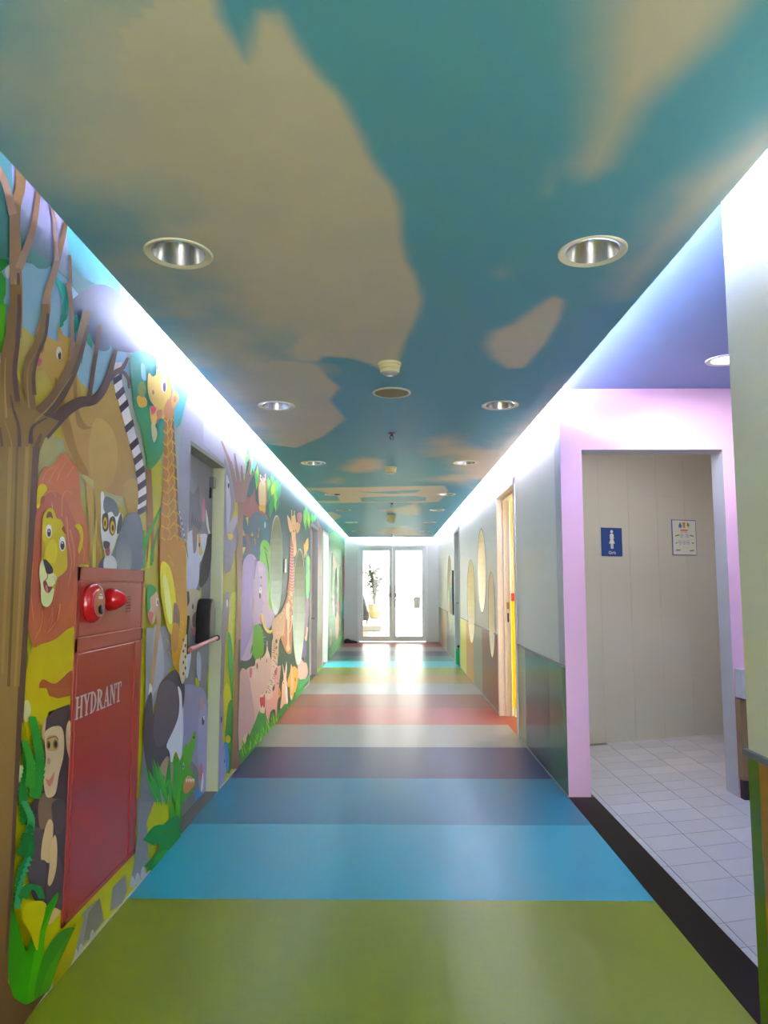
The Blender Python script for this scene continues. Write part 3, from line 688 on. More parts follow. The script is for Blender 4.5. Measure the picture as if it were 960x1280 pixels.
def smooth(pts, n=5, closed=True):
    out = []; N_ = len(pts)
    for i in range(N_ if closed else N_-1):
        p0 = pts[(i-1) % N_] if closed or i > 0 else pts[0]; p1 = pts[i]; p2 = pts[(i+1) % N_]
        p3 = pts[(i+2) % N_] if closed or i+2 < N_ else pts[-1]
        for k in range(n):
            t = k/n; t2 = t*t; t3 = t2*t
            out.append(tuple(.5*(2*p1[j] + (p2[j]-p0[j])*t + (2*p0[j]-5*p1[j]+4*p2[j]-p3[j])*t2 + (3*p1[j]-p0[j]-3*p2[j]+p3[j])*t3) for j in (0, 1)))
    if not closed: out.append(pts[-1])
    return out
mural = None
MUR = attr_mat('printed_mural', .42, .15, 1.34)
class Fig:
    def __init__(s, name, label, level, crop='g', X=WL, holes=LH, clip=None, parent=None):
        s.name = name; s.label = label; s.w = X + .0006 + level*.0012; s.n = 0; s.X = X; s.holes = holes; s.clip = clip or rect(-3, YE, .002, HC); s.crop = crop; s.V = []; s.Fc = []; s.C = []; s.parent = parent
    def m(s, p):
        ox, oy, k = CR_[s.crop]; return atX(ox+p[0]/k, oy+p[1]/k, s.X)
    def raw(s, pts, c, c2=None, d='v'):
        b = bbox(pts)
        try: v, f = region(pts, s.holes, s.clip)
        except Exception: return s
        if not f: return s
        w = s.w + s.n*.00009; s.n += 1
        def sat(q):
            g = .3*q[0]+.59*q[1]+.11*q[2]; return tuple(max(0, g+(x-g)*1.05) for x in q)
        c = sat(lin(c)); c2 = sat(lin(c2)) if c2 else c; k = len(s.V)
        for p in v:
            t = (b[3]-p[1])/max(b[3]-b[1], 1e-6) if d == 'v' else (p[0]-b[0])/max(b[2]-b[0], 1e-6)
            t = min(1, max(0, t)); s.V.append((w, p[0], p[1])); s.C.append(tuple(c[i]+(c2[i]-c[i])*t for i in range(3))+(1,))
        s.Fc += [tuple(i+k for i in t) for t in f]
        return s
    def s_(s, pts, c, c2=None, d='v', sm=True):
        q = smooth(pts) if sm else pts
        return s.raw([s.m(p) for p in q], c, c2, d)
    def st(s, pts, w0, w1, c, c2=None, n=6, d='v'):
        """tapered stroke"""
        q = smooth(pts, n, False); L = []; R = []
        for i, p in enumerate(q):
            a = q[max(i-1, 0)]; b = q[min(i+1, len(q)-1)]; dx = b[0]-a[0]; dy = b[1]-a[1]; l = math.hypot(dx, dy) or 1
            w = (w0 + (w1-w0)*i/(len(q)-1))/2; L.append((p[0]-dy/l*w, p[1]+dx/l*w)); R.append((p[0]+dy/l*w, p[1]-dx/l*w))
        return s.raw([s.m(p) for p in L+R[::-1]], c, c2, d)
    def e(s, cx, cy, rx, ry, c, c2=None, n=16, d='v'):
        return s.raw([s.m((cx+rx*cos(2*pi*k/n), cy+ry*sin(2*pi*k/n))) for k in range(n)], c, c2, d)
    def leaf(s, x0, y0, x1, y1, w, c, c2=None):
        mx, my = (x0+x1)/2, (y0+y1)/2; dx, dy = x1-x0, y1-y0; l = math.hypot(dx, dy) or 1; nx, ny = -dy/l*w/2, dx/l*w/2
        return s.raw([s.m(p) for p in [(x0,y0),(mx*.5+x0*.5+nx*.8,my*.5+y0*.5+ny*.8),(mx+nx,my+ny),(mx*.5+x1*.5+nx*.6,my*.5+y1*.5+ny*.6),(x1,y1),(mx*.5+x1*.5-nx*.6,my*.5+y1*.5-ny*.6),(mx-nx,my-ny),(mx*.5+x0*.5-nx*.8,my*.5+y0*.5-ny*.8)]], c, c2)
    def grass(s, x0, x1, y, hh, c, n, seed=1, slope=0.0, w=1.0):
        r = random.Random(seed)
        for k in range(n):
            x = x0+(x1-x0)*(k+r.random()*.8)/n; yy = y+slope*(x-x0); dx = r.uniform(-.35, .35)*hh
            s.leaf(x, yy, x+dx, yy-hh*r.uniform(.6, 1.15), w*r.uniform(.7, 1.3), c[k % len(c)])
        return s
    def build(s):
        me = bpy.data.meshes.new(s.name); me.from_pydata(s.V, [], s.Fc)
        a = me.color_attributes.new('Col', 'FLOAT_COLOR', 'POINT'); a.data.foreach_set('color', [x for c in s.C for x in c])
        # faces point into the corridor
        for p in me.polygons:
            if p.normal.x < 0: p.flip()
        o = link(s.name, me, MUR, s.parent if s.parent is not None else mural); o['label'] = s.label
        return o

# --- background sheet
f = Fig('mural', 'printed wallpaper mural of jungle and savanna', -.4); f.parent = wl
wy = lambda *r: rect(*r)
f.raw(wy(-3, 5.32, .0, .9), (178,176,30), (178,176,30))
f.raw(wy(-3, 5.32, .9, 1.62), (172,165,95), (178,176,30))
f.raw(wy(-3, 5.32, 1.62, HC), (140,175,205), (172,170,120))
f.raw(wy(5.32, 12.6, .0, 1.15), (66,84,72), (70,100,70))
f.raw(wy(5.32, 12.6, 1.15, HC), (60,98,98), (66,84,84))
f.raw(wy(12.4, YE, .0, .75), (70,150,70), (70,140,60))
f.raw(wy(12.4, YE, .75, HC), (40,120,95), (110,165,85))
mural = f.build()

# sky, hill, canopy
f = Fig('sky_picture', 'pale blue painted sky with sandy hill', .3, 'B')
f.s_([(-80,-400),(700,-50),(800,420),(580,560),(340,330),(105,105),(-80,-60)], (130,172,205), (140,180,205), sm=False)
f.s_([(105,105),(340,330),(580,560),(640,600),(640,900),(100,760),(90,420)], (186,172,108), (176,160,40), sm=False)
f.s_([(260,820),(330,800),(350,905),(260,990),(230,1050),(215,1000),(230,900)], (172,166,118), (165,160,112))
f.build()
f = Fig('canopy_picture', 'blue grey painted tree canopy', 1.0, 'a')
f.s_([(-80,-300),(300,300),(800,820),(800,1160),(640,1060),(640,1040),(520,1000),(430,890),(330,810),(310,830),(280,832),(250,830),(215,800),(170,790),(120,800),(90,760),(40,760),(0,830),(-80,860)], (96,150,160), (70,128,126), sm=False)
f.s_([(70,100),(150,200),(330,390),(460,560),(460,900),(330,800),(150,640),(90,420)], (178,170,215), (110,135,155), sm=False)  # lilac band: canopy as washed out by cove light, painted into the print
f.s_([(440,540),(800,860),(800,1010),(560,900),(450,780)], (110,205,200), (90,150,170), sm=False)
f.crop = 'B'
f.s_([(430,-10),(640,-120),(900,100),(900,300),(820,250),(735,262),(690,240),(665,285),(630,290),(590,270),(545,190),(480,110)], (92,104,140), (72,86,116))
f.crop = 'C'
f.s_([(-20,-40),(140,-20),(240,110),(180,100),(110,95),(60,90),(0,70)], (88,98,132), (80,90,125))
for x0, y0, x1, y1 in [(385,110,365,145),(400,30,370,140),(410,60,375,120),(455,60,480,200),(440,80,460,190),(540,170,560,280),(530,180,545,260),(505,180,495,380),(515,160,500,330),(470,80,505,150)]:
    f.crop = 'B'; f.leaf(x0, y0, x1, y1, 26, (40,140,128))
f.crop = 'a'
for k in range(9): f.leaf(370+k*9, 880+k*9, 385+k*7, 960+k*22, 22, (50,165,165))
f.leaf(430,1080,395,1225,34,(30,135,125)); f.leaf(430,1000,405,1180,30,(30,140,130)); f.leaf(500,1130,520,1280,40,(40,140,130))
f.crop = 'C'
f.s_([(100,110),(180,90),(240,120),(250,200),(240,420),(215,640),(190,700),(165,560),(120,400),(105,260)], (40,140,140), (60,140,60))
f.s_([(160,160),(180,170),(190,250),(165,240)], (120,180,200)); f.s_([(340,220),(430,300),(405,420),(380,510),(350,500),(350,330)], (90,190,200), (70,160,165))
f.s_([(215,480),(250,500),(290,470),(290,620),(270,700),(215,760),(190,740),(200,640)], (35,140,130), (60,140,50))
f.s_([(220,500),(245,520),(255,560),(235,610),(222,560)], (190,195,150)); f.s_([(135,350),(165,340),(190,360),(190,400),(150,405)], (190,150,50)); f.s_([(145,280),(175,260),(190,310),(175,350),(145,330)], (120,140,70))
f.build()

# --- camel
f = Fig('camel_picture', 'tan camel looking left', 2.0, 'B')
CA = (186,156,84); CD = (158,124,70)
f.s_([(265,195),(345,228),(350,165),(357,135),(372,165),(385,192),(440,212),(462,262),(440,330),(470,420),(500,560),(560,640),(600,560),(690,480),(735,590),(775,760),(800,880),(830,1000),(800,1150),(730,1180),(640,1150),(560,1120),(500,1060),(440,960),(395,880),(360,740),(330,620),(318,520),(290,440),(262,405),(232,410),(215,400),(212,360),(250,350),(225,320),(243,260)], CA, (172,134,76))
f.s_([(560,760),(600,700),(680,760),(720,900),(700,1060),(640,1140),(560,1060),(540,900)], (192,164,90), (176,142,80))
f.s_([(330,490),(350,470),(420,700),(470,900),(540,1040),(500,1050),(420,900),(370,740)], (150,115,58))
f.s_([(440,360),(465,420),(475,640),(520,740),(560,760),(500,770),(460,700)], (150,120,66))
f.s_([(240,262),(265,250),(262,290),(245,300)], (150,112,55)); f.e(357,303,17,42,(225,222,210)); f.e(361,316,9,26,(60,40,30)); f.e(358,298,3,6,(240,240,240))
f.s_([(212,345),(240,335),(252,350),(235,380),(215,372)], (185,95,110)); f.s_([(350,230),(372,165),(378,205)], (190,150,90))
f.crop = 'D'
f.s_([(300,100),(340,110),(420,160),(405,200),(380,250),(375,320),(350,470),(365,475),(395,478),(400,300),(412,200)], (178,170,110), (190,180,70), sm=False)
f.s_([(340,130),(372,170),(372,300),(366,478),(352,478),(352,300),(340,200)], CA, CD, sm=False)
f.s_([(370,120),(420,160),(412,205),(402,330),(398,478),(378,478),(382,300),(372,180)], (176,150,80), CD, sm=False)
f.s_([(490,150),(545,130),(552,260),(545,300),(510,270)], CA, CD)
f.build()

# --- lemur with its striped tail
f = Fig('lemur_picture', 'grey ring-tailed lemur', 3.0, 'C')
tail = [(25,150),(30,280),(60,390),(105,560),(140,690),(160,800),(168,920),(160,1010)]
f.st(tail, 48, 46, (225,220,225))
q = smooth(tail, 6, False)
for k in range(4, len(q)-1, 4):
    a = q[k]; b = q[k+1]; dx, dy = b[0]-a[0], b[1]-a[1]; l = math.hypot(dx, dy); dx /= l; dy /= l; px, py = -dy, dx
    f.s_([(a[0]+px*25-dx*8, a[1]+py*25-dy*8+16), (a[0]-px*25-dx*8, a[1]-py*25-dy*8-16), (a[0]-px*24+dx*30, a[1]-py*24+dy*30-16), (a[0]+px*24+dx*30, a[1]+py*24+dy*30+16)], (62,54,66), sm=False)
f.crop = 'D'
f.s_([(470,350),(490,290),(515,262),(545,262),(562,300),(566,360),(556,490),(400,485),(405,440),(440,430)], (110,122,138), (90,100,118))
f.s_([(470,360),(500,350),(520,420),(515,488),(470,488),(460,420)], (96,106,124), (132,140,152))
f.s_([(398,180),(410,178),(415,215),(440,235),(470,258),(486,268),(484,300),(466,350),(450,400),(435,436),(418,440),(408,400),(398,340),(398,250)], (215,216,215), (200,202,205))
f.s_([(412,200),(430,196),(460,220),(470,262),(456,275),(440,255),(418,262),(408,235)], (100,112,122))
f.s_([(470,280),(480,262),(485,290),(478,325),(464,345),(462,320)], (60,66,76)); f.s_([(404,270),(425,262),(428,320),(414,335),(405,320)], (70,66,60)); f.s_([(432,285),(452,275),(458,320),(446,350),(432,335)], (70,66,60))
f.e(415,300,8,24,(190,160,50)); f.e(414,302,3,12,(40,30,20)); f.e(444,318,9,27,(190,160,50)); f.e(445,320,4,13,(40,30,20))
f.s_([(410,372),(432,378),(430,402),(418,408),(408,392)], (58,52,62)); f.s_([(414,408),(432,400),(432,425),(424,438)], (160,80,90)); f.s_([(412,440),(440,430),(458,450),(458,488),(412,488)], (190,194,200))
f.build()

# --- giraffe
f = Fig('giraffe_picture', 'yellow and brown giraffe behind the hydrant cabinet', 3.0, 'C')
f.s_([(285,400),(330,370),(350,420),(352,560),(365,760),(372,960),(392,1150),(420,1290),(420,1330),(255,1330),(262,1180),(275,1040),(284,860),(290,640),(290,520)], (172,112,58), (185,128,50), sm=False)
f.s_([(330,370),(345,400),(352,560),(365,760),(372,960),(392,1150),(378,1180),(362,960),(350,700),(338,520)], (120,82,62), sm=False)
yl = (200,168,70)
for y in range(470, 1300, 68):
    w = 30+(y-470)*.045; c = 318+(y-470)*.02
    f.st([(c-w,y),(c-w*.3,y+20),(c+w*.3,y-10),(c+w,y+14)], 7, 7, yl); f.st([(c-w*.3,y+20),(c-w*.1,y+50),(c-w*.4,y+88)], 6, 6, yl); f.st([(c+w*.4,y-10),(c+w*.6,y+30),(c+w*.2,y+62)], 6, 6, yl)
f.s_([(200,212),(222,232),(243,215),(242,160),(258,150),(272,180),(300,190),(322,215),(330,300),(320,370),(300,400),(290,470),(255,468),(235,512),(214,490),(205,430),(210,400),(230,400),(205,360),(192,290)], (216,186,70), (205,170,80))
f.s_([(300,380),(315,360),(345,380),(340,460),(300,470),(285,430)], (190,130,70)); f.s_([(325,205),(345,240),(345,320),(330,330)], (170,130,140))
f.e(288,275,17,48,(228,225,215)); f.e(290,292,9,28,(80,45,90)); f.e(225,322,6,14,(150,110,50)); f.e(250,180,7,18,(140,110,150))
f.s_([(210,400),(240,408),(238,430),(222,450),(212,430)], (190,80,100)); f.s_([(335,320),(360,318),(372,360),(355,400),(335,410),(328,370)], (205,160,80)); f.e(350,360,9,20,(175,120,60))
f.s_([(246,430),(275,420),(275,460),(250,475)], (185,120,70))
f.crop = 'F'
f.s_([(192,-20),(318,-20),(325,200),(330,350),(312,620),(290,660),(255,600),(240,420),(205,300),(190,120)], (185,128,48), (200,150,30), sm=False)
for k in range(22):
    r = random.Random(k); x = r.uniform(205,300); y = r.uniform(0,560); f.st([(x,y),(x+14,y+8),(x+22,y+26)], 4, 3, (205,160,60))
f.s_([(195,95),(235,110),(255,180),(270,300),(262,420),(240,450),(215,380),(192,240)], (222,214,30), (205,190,20))
f.s_([(205,180),(222,170),(248,330),(245,400),(225,360)], (235,238,140)); f.s_([(258,300),(275,305),(288,350),(285,430),(275,395),(255,400)], (125,95,75))
f.s_([(255,400),(283,410),(280,500),(262,545),(248,500)], (185,130,50)); f.s_([(290,560),(325,450),(328,600),(315,670),(300,700),(285,640)], (200,185,150)); 
for k in range(7): f.e(306+(k%2)*10, 480+k*28, 4, 9, (70,50,50))
f.build()
f = Fig('greenery_picture', 'yellow green grass blades', 1.6, 'C')
f.s_([(225,720),(250,690),(280,700),(284,860),(270,1000),(240,1100),(225,980)], (176,170,60), (180,176,30)); f.s_([(190,760),(220,745),(232,1000),(235,1290),(195,1290),(195,1000)], (150,108,62), (140,100,60), sm=False)
f.crop = 'D'
f.s_([(590,60),(640,30),(650,0),(600,0),(580,10)], (60,140,60)); f.st([(560,480),(575,390),(600,330),(640,240)], 26, 8, (60,150,50)); f.st([(600,470),(610,400),(630,320)], 14, 5, (60,150,50)); f.st([(565,480),(570,330)], 26, 10, (40,140,60)); f.st([(590,480),(596,400),(598,350)], 12, 4, (190,196,30))
f.s_([(330,470),(345,440),(352,478)], (200,200,60))
f.build()

# --- elephant shape on the wall left of, over and right of the steel door
f = Fig('elephant_picture', 'grey elephant painted around the steel door', 2.0, 'C')
GR = (140,140,158)
f.s_([(430,295),(520,360),(760,540),(760,800),(640,735),(445,595),(445,1000),(430,1100),(410,1290),(385,1120),(372,900),(380,700),(384,620),(410,440),(425,340)], (168,168,186), (132,132,146), sm=False)
f.s_([(520,400),(760,560),(760,790),(640,730),(520,620)], (196,196,210), (170,170,186), sm=False)
for k in range(12): f.st([(382+k*3, 1000+k*16),(392+k*4, 1060+k*22)], 5, 2, (50,50,58) if k % 2 else (225,225,228))
f.crop = 'N'
f.s_([(345,200),(385,300),(420,380),(440,440),(445,520),(440,640),(445,760),(420,900),(395,1000),(370,1020),(350,1000),(345,600)], (150,148,160), (128,120,136))
f.s_([(360,330),(375,340),(385,420),(395,520),(385,640),(372,760),(362,620)], (196,198,206), (160,160,170)); f.e(377,385,6,26,(55,55,66)); f.e(378,365,3,12,(235,235,235))
f.s_([(425,480),(442,520),(440,600),(410,660),(395,650),(420,560)], (190,176,60)); f.e(392,758,20,28,(196,170,60)); f.s_([(385,660),(440,600),(445,640),(400,740),(372,700)], (170,160,160))
f.build()
f = Fig('trunk_picture', 'slim brown painted tree trunk dividing the two mural scenes', 4.0, 'I')
f.s_([(140,560),(150,700),(148,1280),(205,1280),(208,900),(215,640),(232,560)], (140,108,92), (150,118,92), sm=False)
f.crop = 'J'
f.s_([(138,-5),(140,600),(125,1000),(115,1290),(178,1290),(190,800),(196,300),(208,-5)], (150,118,92), (158,128,92), sm=False)
f.crop = 'K'; f.s_([(100,-5),(95,400),(78,900),(60,1290),(180,1290),(190,1230),(140,1100),(125,900),(145,400),(158,-5)], (158,128,92), (112,84,66), sm=False)
f.s_([(135,-5),(128,500),(118,900),(122,1100),(170,1225),(190,1230),(142,1090),(134,900),(150,400),(157,-5)], (108,82,64), sm=False)
f.crop = 'I'
for p in ([(150,620),(120,420),(60,180),(0,20),(-40,-80)], [(175,600),(160,400),(130,200),(110,60)], [(200,620),(230,420),(280,240),(300,120)], [(190,560),(200,380),(190,200)], [(215,600),(270,380),(350,260)], [(165,620),(95,300),(70,150)]): f.st(p, 56, 16, (150,120,112))
f.build()

# --- jungle wall: leaves, owl, birds
f = Fig('jungle_leaves_picture', 'bright green hanging leaves', 1.0, 'I')
G1 = (90,190,90); G2 = (150,205,80); G3 = (60,160,90)
for x0, y0, x1, y1, w, c in [(200,-60,190,280,60,G1),(250,-40,225,400,46,G2),(320,0,300,340,46,(130,210,150)),(360,60,330,300,40,(90,190,170)),(300,40,215,220,40,G1),(380,200,368,490,40,G2),(360,260,380,420,40,G1),
    (500,330,510,520,44,G1),(560,330,500,640,46,G3),(570,360,590,740,52,G2),(560,400,545,560,40,(190,215,60)),(600,360,640,560,46,G3),(590,360,620,640,46,G1),(520,360,490,480,40,G2),(540,300,560,420,40,G1),(640,400,610,600,40,(60,160,120)),(560,520,520,800,60,G3),(620,560,600,720,36,(50,140,100))]:
    f.leaf(x0, y0, x1, y1, w, c)
f.s_([(430,1060),(500,1080),(515,1290),(410,1290),(415,1180)], (110,190,70), (120,200,60)); f.crop = 'J'; f.s_([(415,-5),(512,-5),(515,250),(530,470),(575,660),(590,700),(560,740),(500,760),(480,500),(470,260),(420,180)], (110,195,60), (120,190,50))
for k in range(6): f.leaf(440+k*12, 20+k*40, 500+k*3, 90+k*75, 10, (60,110,40))
# palm fan under the tusk
for k in range(15):
    a = radians(-80+k*14); f.leaf(350, 1100, 350+150*cos(a)*.85, 1090+190*sin(a), 34, (100,180,40) if k % 2 else (60,140,50))
f.s_([(330,960),(400,930),(430,1010),(450,1200),(420,1290),(330,1290)], (90,160,40), (110,180,30))
f.crop = 'L'
for x0, y0, x1, y1, w, c in [(270,330,290,590,40,G1),(300,330,270,520,36,G2),(320,360,330,560,34,(150,210,60)),(290,300,310,470,40,G1),(360,380,370,500,36,G1),(400,380,390,480,34,(110,200,150)),(300,820,330,1290,44,G1),(300,900,300,1290,34,G3),(320,860,330,1000,30,G2),(430,560,440,700,30,(80,140,100))]: f.leaf(x0, y0, x1, y1, w, c)
f.s_([(420,440),(490,600),(490,1290),(430,1290),(420,900)], (150,120,110), (170,130,110), sm=False); f.s_([(462,560),(492,640),(492,1290),(476,1290)], (120,150,90), sm=False)
f.crop = 'M'; f.s_([(418,-5),(490,-5),(490,400),(480,800),(480,1130),(418,1130)], (150,125,105), (160,140,120), sm=False); f.s_([(412,200),(440,220),(440,640),(418,800)], (110,160,90)); f.s_([(292,-5),(330,-5),(326,180),(320,250),(290,230)], (70,180,80)); f.s_([(418,1080),(490,980),(490,1110),(418,1160)], (120,180,60), sm=False)
f.build()
f = Fig('dark_tree_picture', 'reddish brown branch with blue foliage', 1.5, 'I')
f.s_([(225,560),(300,560),(350,440),(360,600),(400,680),(480,760),(500,820),(400,790),(280,790),(215,760)], (150,100,92), (158,96,86), sm=False)
f.s_([(290,560),(270,500),(290,340),(340,360),(330,500)], (62,100,100)); 
f.s_([(320,760),(400,735),(470,800),(500,900),(515,1000),(500,1070),(440,1100),(420,1290),(210,1290),(205,1100),(215,1000),(280,960),(285,860)], (70,98,112), (62,96,120))
f.s_([(400,800),(470,780),(505,900),(500,1060),(440,1080),(430,950)], (52,110,126)); f.s_([(205,800),(240,790),(290,1010),(210,1120)], (62,92,114)); f.s_([(240,990),(280,1000),(300,1200),(285,1290),(262,1100)], (130,88,88))
for p in ([(245,790),(275,790),(270,900)],[(210,930),(240,1000),(212,1008)],[(300,1000),(320,960),(332,1010)],[(388,940),(400,900),(402,960)],[(375,1020),(390,960),(395,1030)],[(338,1040),(355,1040),(352,1120)],[(205,1130),(242,1135),(212,1230)]): f.s_(p, (206,180,90), sm=False)
f.e(465,880,9,38,(225,238,238))
f.s_([(290,580),(340,560),(352,680),(300,700)], (160,108,95))
f.build()
f = Fig('owl_picture', 'pale painted owl near the top of the wall', 2.5, 'I')
f.s_([(385,400),(410,330),(470,330),(490,420),(490,600),(470,680),(455,740),(430,720),(400,680),(388,560)], (170,130,110), (190,150,90))
f.s_([(400,400),(465,395),(474,520),(466,660),(410,670),(392,560)], (232,216,180), (226,196,130)); f.s_([(395,660),(466,660),(465,745),(435,720),(405,715)], (214,180,70))
f.s_([(405,300),(440,330),(470,295),(468,370),(440,395),(412,372)], (226,214,200)); f.e(427,335,9,16,(80,70,60)); f.e(452,330,9,16,(80,70,60)); f.s_([(434,350),(446,350),(440,380)], (200,150,60))
f.build()

# --- purple elephant
f = Fig('purple_elephant_picture', 'lilac elephant with a yellow tusk', 3.0, 'J')
LA = (196,176,212)
f.s_([(225,200),(260,130),(305,115),(345,140),(375,195),(410,195),(450,225),(478,290),(492,420),(500,600),(505,690),(525,750),(550,720),(585,690),(590,740),(560,880),(520,960),(490,975),(450,900),(430,860),(420,915),(395,910),(370,940),(335,945),(325,1100),(305,1300),(180,1300),(190,900),(200,400)], (190,170,208), (186,170,200))
f.s_([(205,260),(260,140),(305,130),(340,190),(350,300),(345,400),(322,420),(300,700),(330,940),(320,1000),(200,1300),(180,1300),(190,800)], (168,146,196), (160,144,190))
f.s_([(345,180),(375,195),(365,230),(350,330),(330,390),(345,300)], (140,120,172))
f.s_([(380,205),(440,225),(485,400),(500,650),(470,690),(420,600),(400,400)], (206,190,218), (206,186,208)); f.s_([(430,700),(505,700),(530,760),(560,790),(520,940),(485,960),(450,860)], (204,184,206), (198,180,210))
f.e(418,383,9,14,(110,92,130)); f.e(410,535,14,42,(236,236,242)); f.e(404,590,10,34,(90,80,120)); f.e(410,520,4,9,(80,80,130)); f.st([(405,480),(418,465),(425,490)], 6, 5, (130,110,150))
f.s_([(408,810),(425,810),(432,870),(420,905),(405,880)], (196,110,110)); f.s_([(420,800),(438,810),(448,880),(475,955),(510,985),(545,985),(530,1020),(490,1015),(455,970),(432,900)], (238,226,120), (232,214,110))
f.build()
f = Fig('spotted_giraffe_picture', 'slender giraffe with pinkish neck beside the ovals', 3.0, 'L')
f.s_([(118,640),(140,700),(150,900),(158,1000),(155,1290),(70,1290),(95,1150),(105,900),(112,760)], (180,108,104), (180,120,95), sm=False)
f.s_([(125,470),(130,420),(165,400),(175,440),(178,500),(175,620),(182,740),(185,820),(165,875),(150,860),(148,760),(128,640)], (214,178,126), (214,180,130)); f.s_([(78,410),(95,420),(120,470),(128,560),(115,600),(95,540)], (220,180,130)); f.s_([(175,500),(215,480),(228,520),(215,580),(185,610)], (214,172,122)); f.s_([(190,400),(220,370),(248,400),(235,480),(205,490)], (176,116,122))
f.st([(130,440),(128,340)], 9, 9, (220,186,140)); f.st([(160,430),(160,350)], 9, 9, (220,186,140)); f.e(150,585,5,14,(60,50,40)); f.e(172,575,4,13,(60,50,40)); f.e(150,520,6,8,(190,150,110))
f.crop = 'J'
f.s_([(735,520),(770,480),(790,500),(775,900),(770,1150),(760,1250),(700,1230),(640,1060),(660,1000),(620,1100),(540,1010),(550,900),(620,820),(690,680)], (186,128,88), (190,140,90))
f.s_([(545,900),(600,820),(690,780),(680,1020),(640,1060),(620,1150),(610,1290),(545,1290),(555,1060)], (198,160,108), (222,190,160))
for k in range(34):
    r = random.Random(k+50); y = r.uniform(520,1040); x = r.uniform(max(560,745-(y-500)*.45), 770); f.st([(x,y),(x+10,y+18),(x+4,y+38)], 7, 5, (222,190,160))
f.s_([(700,690),(745,690),(738,760),(745,860),(735,1000),(738,1140),(748,1200),(722,1228),(700,1190),(715,1120),(712,980),(700,860)], (226,200,172)); f.st([(770,830),(765,920),(740,1010)], 16, 10, (226,200,172)); f.e(770,830,10,16,(235,228,215)); f.st([(706,860),(712,1000)], 8, 8, (180,120,90))
f.crop = 'L'
for k in range(16):
    y = 760+k*34; f.st([(112-k*1.2,y),(130,y+16),(150,y+2)], 7, 6, (222,180,172))
f.build()
f = Fig('zebra_picture', 'small pale zebra foal', 3.6, 'J')
f.s_([(560,1030),(610,1020),(622,1100),(615,1190),(610,1295),(545,1295),(552,1150)], (226,202,188))
f.crop = 'K'
f.s_([(478,-5),(535,-5),(535,120),(530,260),(545,300),(510,420),(430,560),(410,560),(455,400),(470,150)], (228,204,190))
for k in range(26):
    r = random.Random(k+9); y = 20+k*20; x = 478+r.uniform(-4,34)-max(0,(y-300))*.28; f.st([(x,y),(x+12,y+4),(x+22,y+16)], 6, 3, (84,66,60))
f.crop = 'J'; f.e(590,1112,12,26,(96,80,90)); f.e(592,1185,9,16,(120,100,100)); 
f.build()
f = Fig('rhino_picture', 'pinkish beige rhinoceros with an open red mouth', 3.2, 'K')
f.s_([(153,330),(200,310),(245,270),(300,255),(310,200),(350,130),(368,180),(400,150),(430,100),(465,190),(480,260),(480,330),(460,400),(440,480),(410,520),(360,550),(350,640),(345,720),(300,830),(270,900),(265,1010),(245,1060),(240,930),(225,960),(195,1110),(185,1050),(140,1110),(135,900),(145,600)], (226,196,184), (208,178,172))
f.s_([(153,330),(230,325),(280,600),(300,780),(270,900),(200,950),(140,1100),(138,800)], (196,164,164), (190,160,164)); f.s_([(250,290),(275,290),(270,370),(250,370)], (206,128,134)); f.e(326,260,6,34,(96,66,60)); f.e(358,180,5,22,(110,80,70)); f.e(420,208,4,20,(150,110,100))
f.s_([(350,560),(385,535),(410,520),(408,640),(400,730),(375,758),(352,720)], (236,208,190)); f.s_([(352,575),(382,572),(400,540),(405,640),(395,680),(380,655),(370,680),(355,640)], (196,70,66)); f.s_([(372,690),(380,655),(388,690)], (240,230,220))
f.crop = 'J'; f.s_([(478,1200),(487,1100),(495,1200),(515,1290),(470,1290)], (236,214,196)); f.s_([(385,1290),(400,1245),(420,1290)], (226,200,184)); f.e(488,1160,5,8,(120,80,70))
f.build()
f = Fig('piglet_picture', 'pink piglet standing in the painted grass', 4.0, 'K')
f.s_([(410,560),(470,520),(500,480),(500,300),(560,255),(560,300),(545,460),(560,530),(530,620),(520,800),(512,820),(505,700),(460,720),(440,840),(425,800),(415,870),(410,700)], (222,176,168), (216,166,160)); f.s_([(540,460),(565,530),(555,570),(540,560)], (210,160,70)); f.s_([(500,310),(520,290),(520,345),(503,350)], (190,110,110)); f.e(467,515,8,34,(84,60,60)); f.e(532,435,5,10,(60,40,40)); f.s_([(405,545),(455,500),(470,440),(480,560),(430,600)], (236,206,190))
f.build()
f = Fig('rabbit_picture', 'small white rabbit with long ears', 4.0, 'K')
f.s_([(578,240),(590,280),(600,330),(612,260),(620,215),(625,280),(618,380),(630,440),(626,520),(632,640),(560,690),(570,560),(575,440),(590,380)], (236,214,204), (222,184,150)); f.s_([(612,470),(628,480),(630,620),(615,600)], (228,232,240)); f.e(590,430,4,8,(120,80,80))
f.build()
f = Fig('fox_picture', 'yellow young animal behind the rabbit', 4.0, 'K')
f.s_([(632,400),(655,320),(665,240),(680,270),(700,262),(730,300),(740,420),(725,540),(700,520),(690,560),(670,600),(655,560),(650,470),(636,470)], (216,176,84), (222,176,90)); f.s_([(665,250),(680,300),(688,470),(670,500)], (222,186,160)); f.e(708,395,5,22,(150,100,50)); f.s_([(660,560),(675,560),(668,610)], (236,210,190)); f.e(738,330,6,24,(170,90,90))
f.s_([(738,200),(770,190),(800,260),(800,400),(770,430),(740,400),(735,330)], (206,180,170))
f.build()
f = Fig('monkey_picture', 'mauve monkey near the second oval', 3.6, 'M')
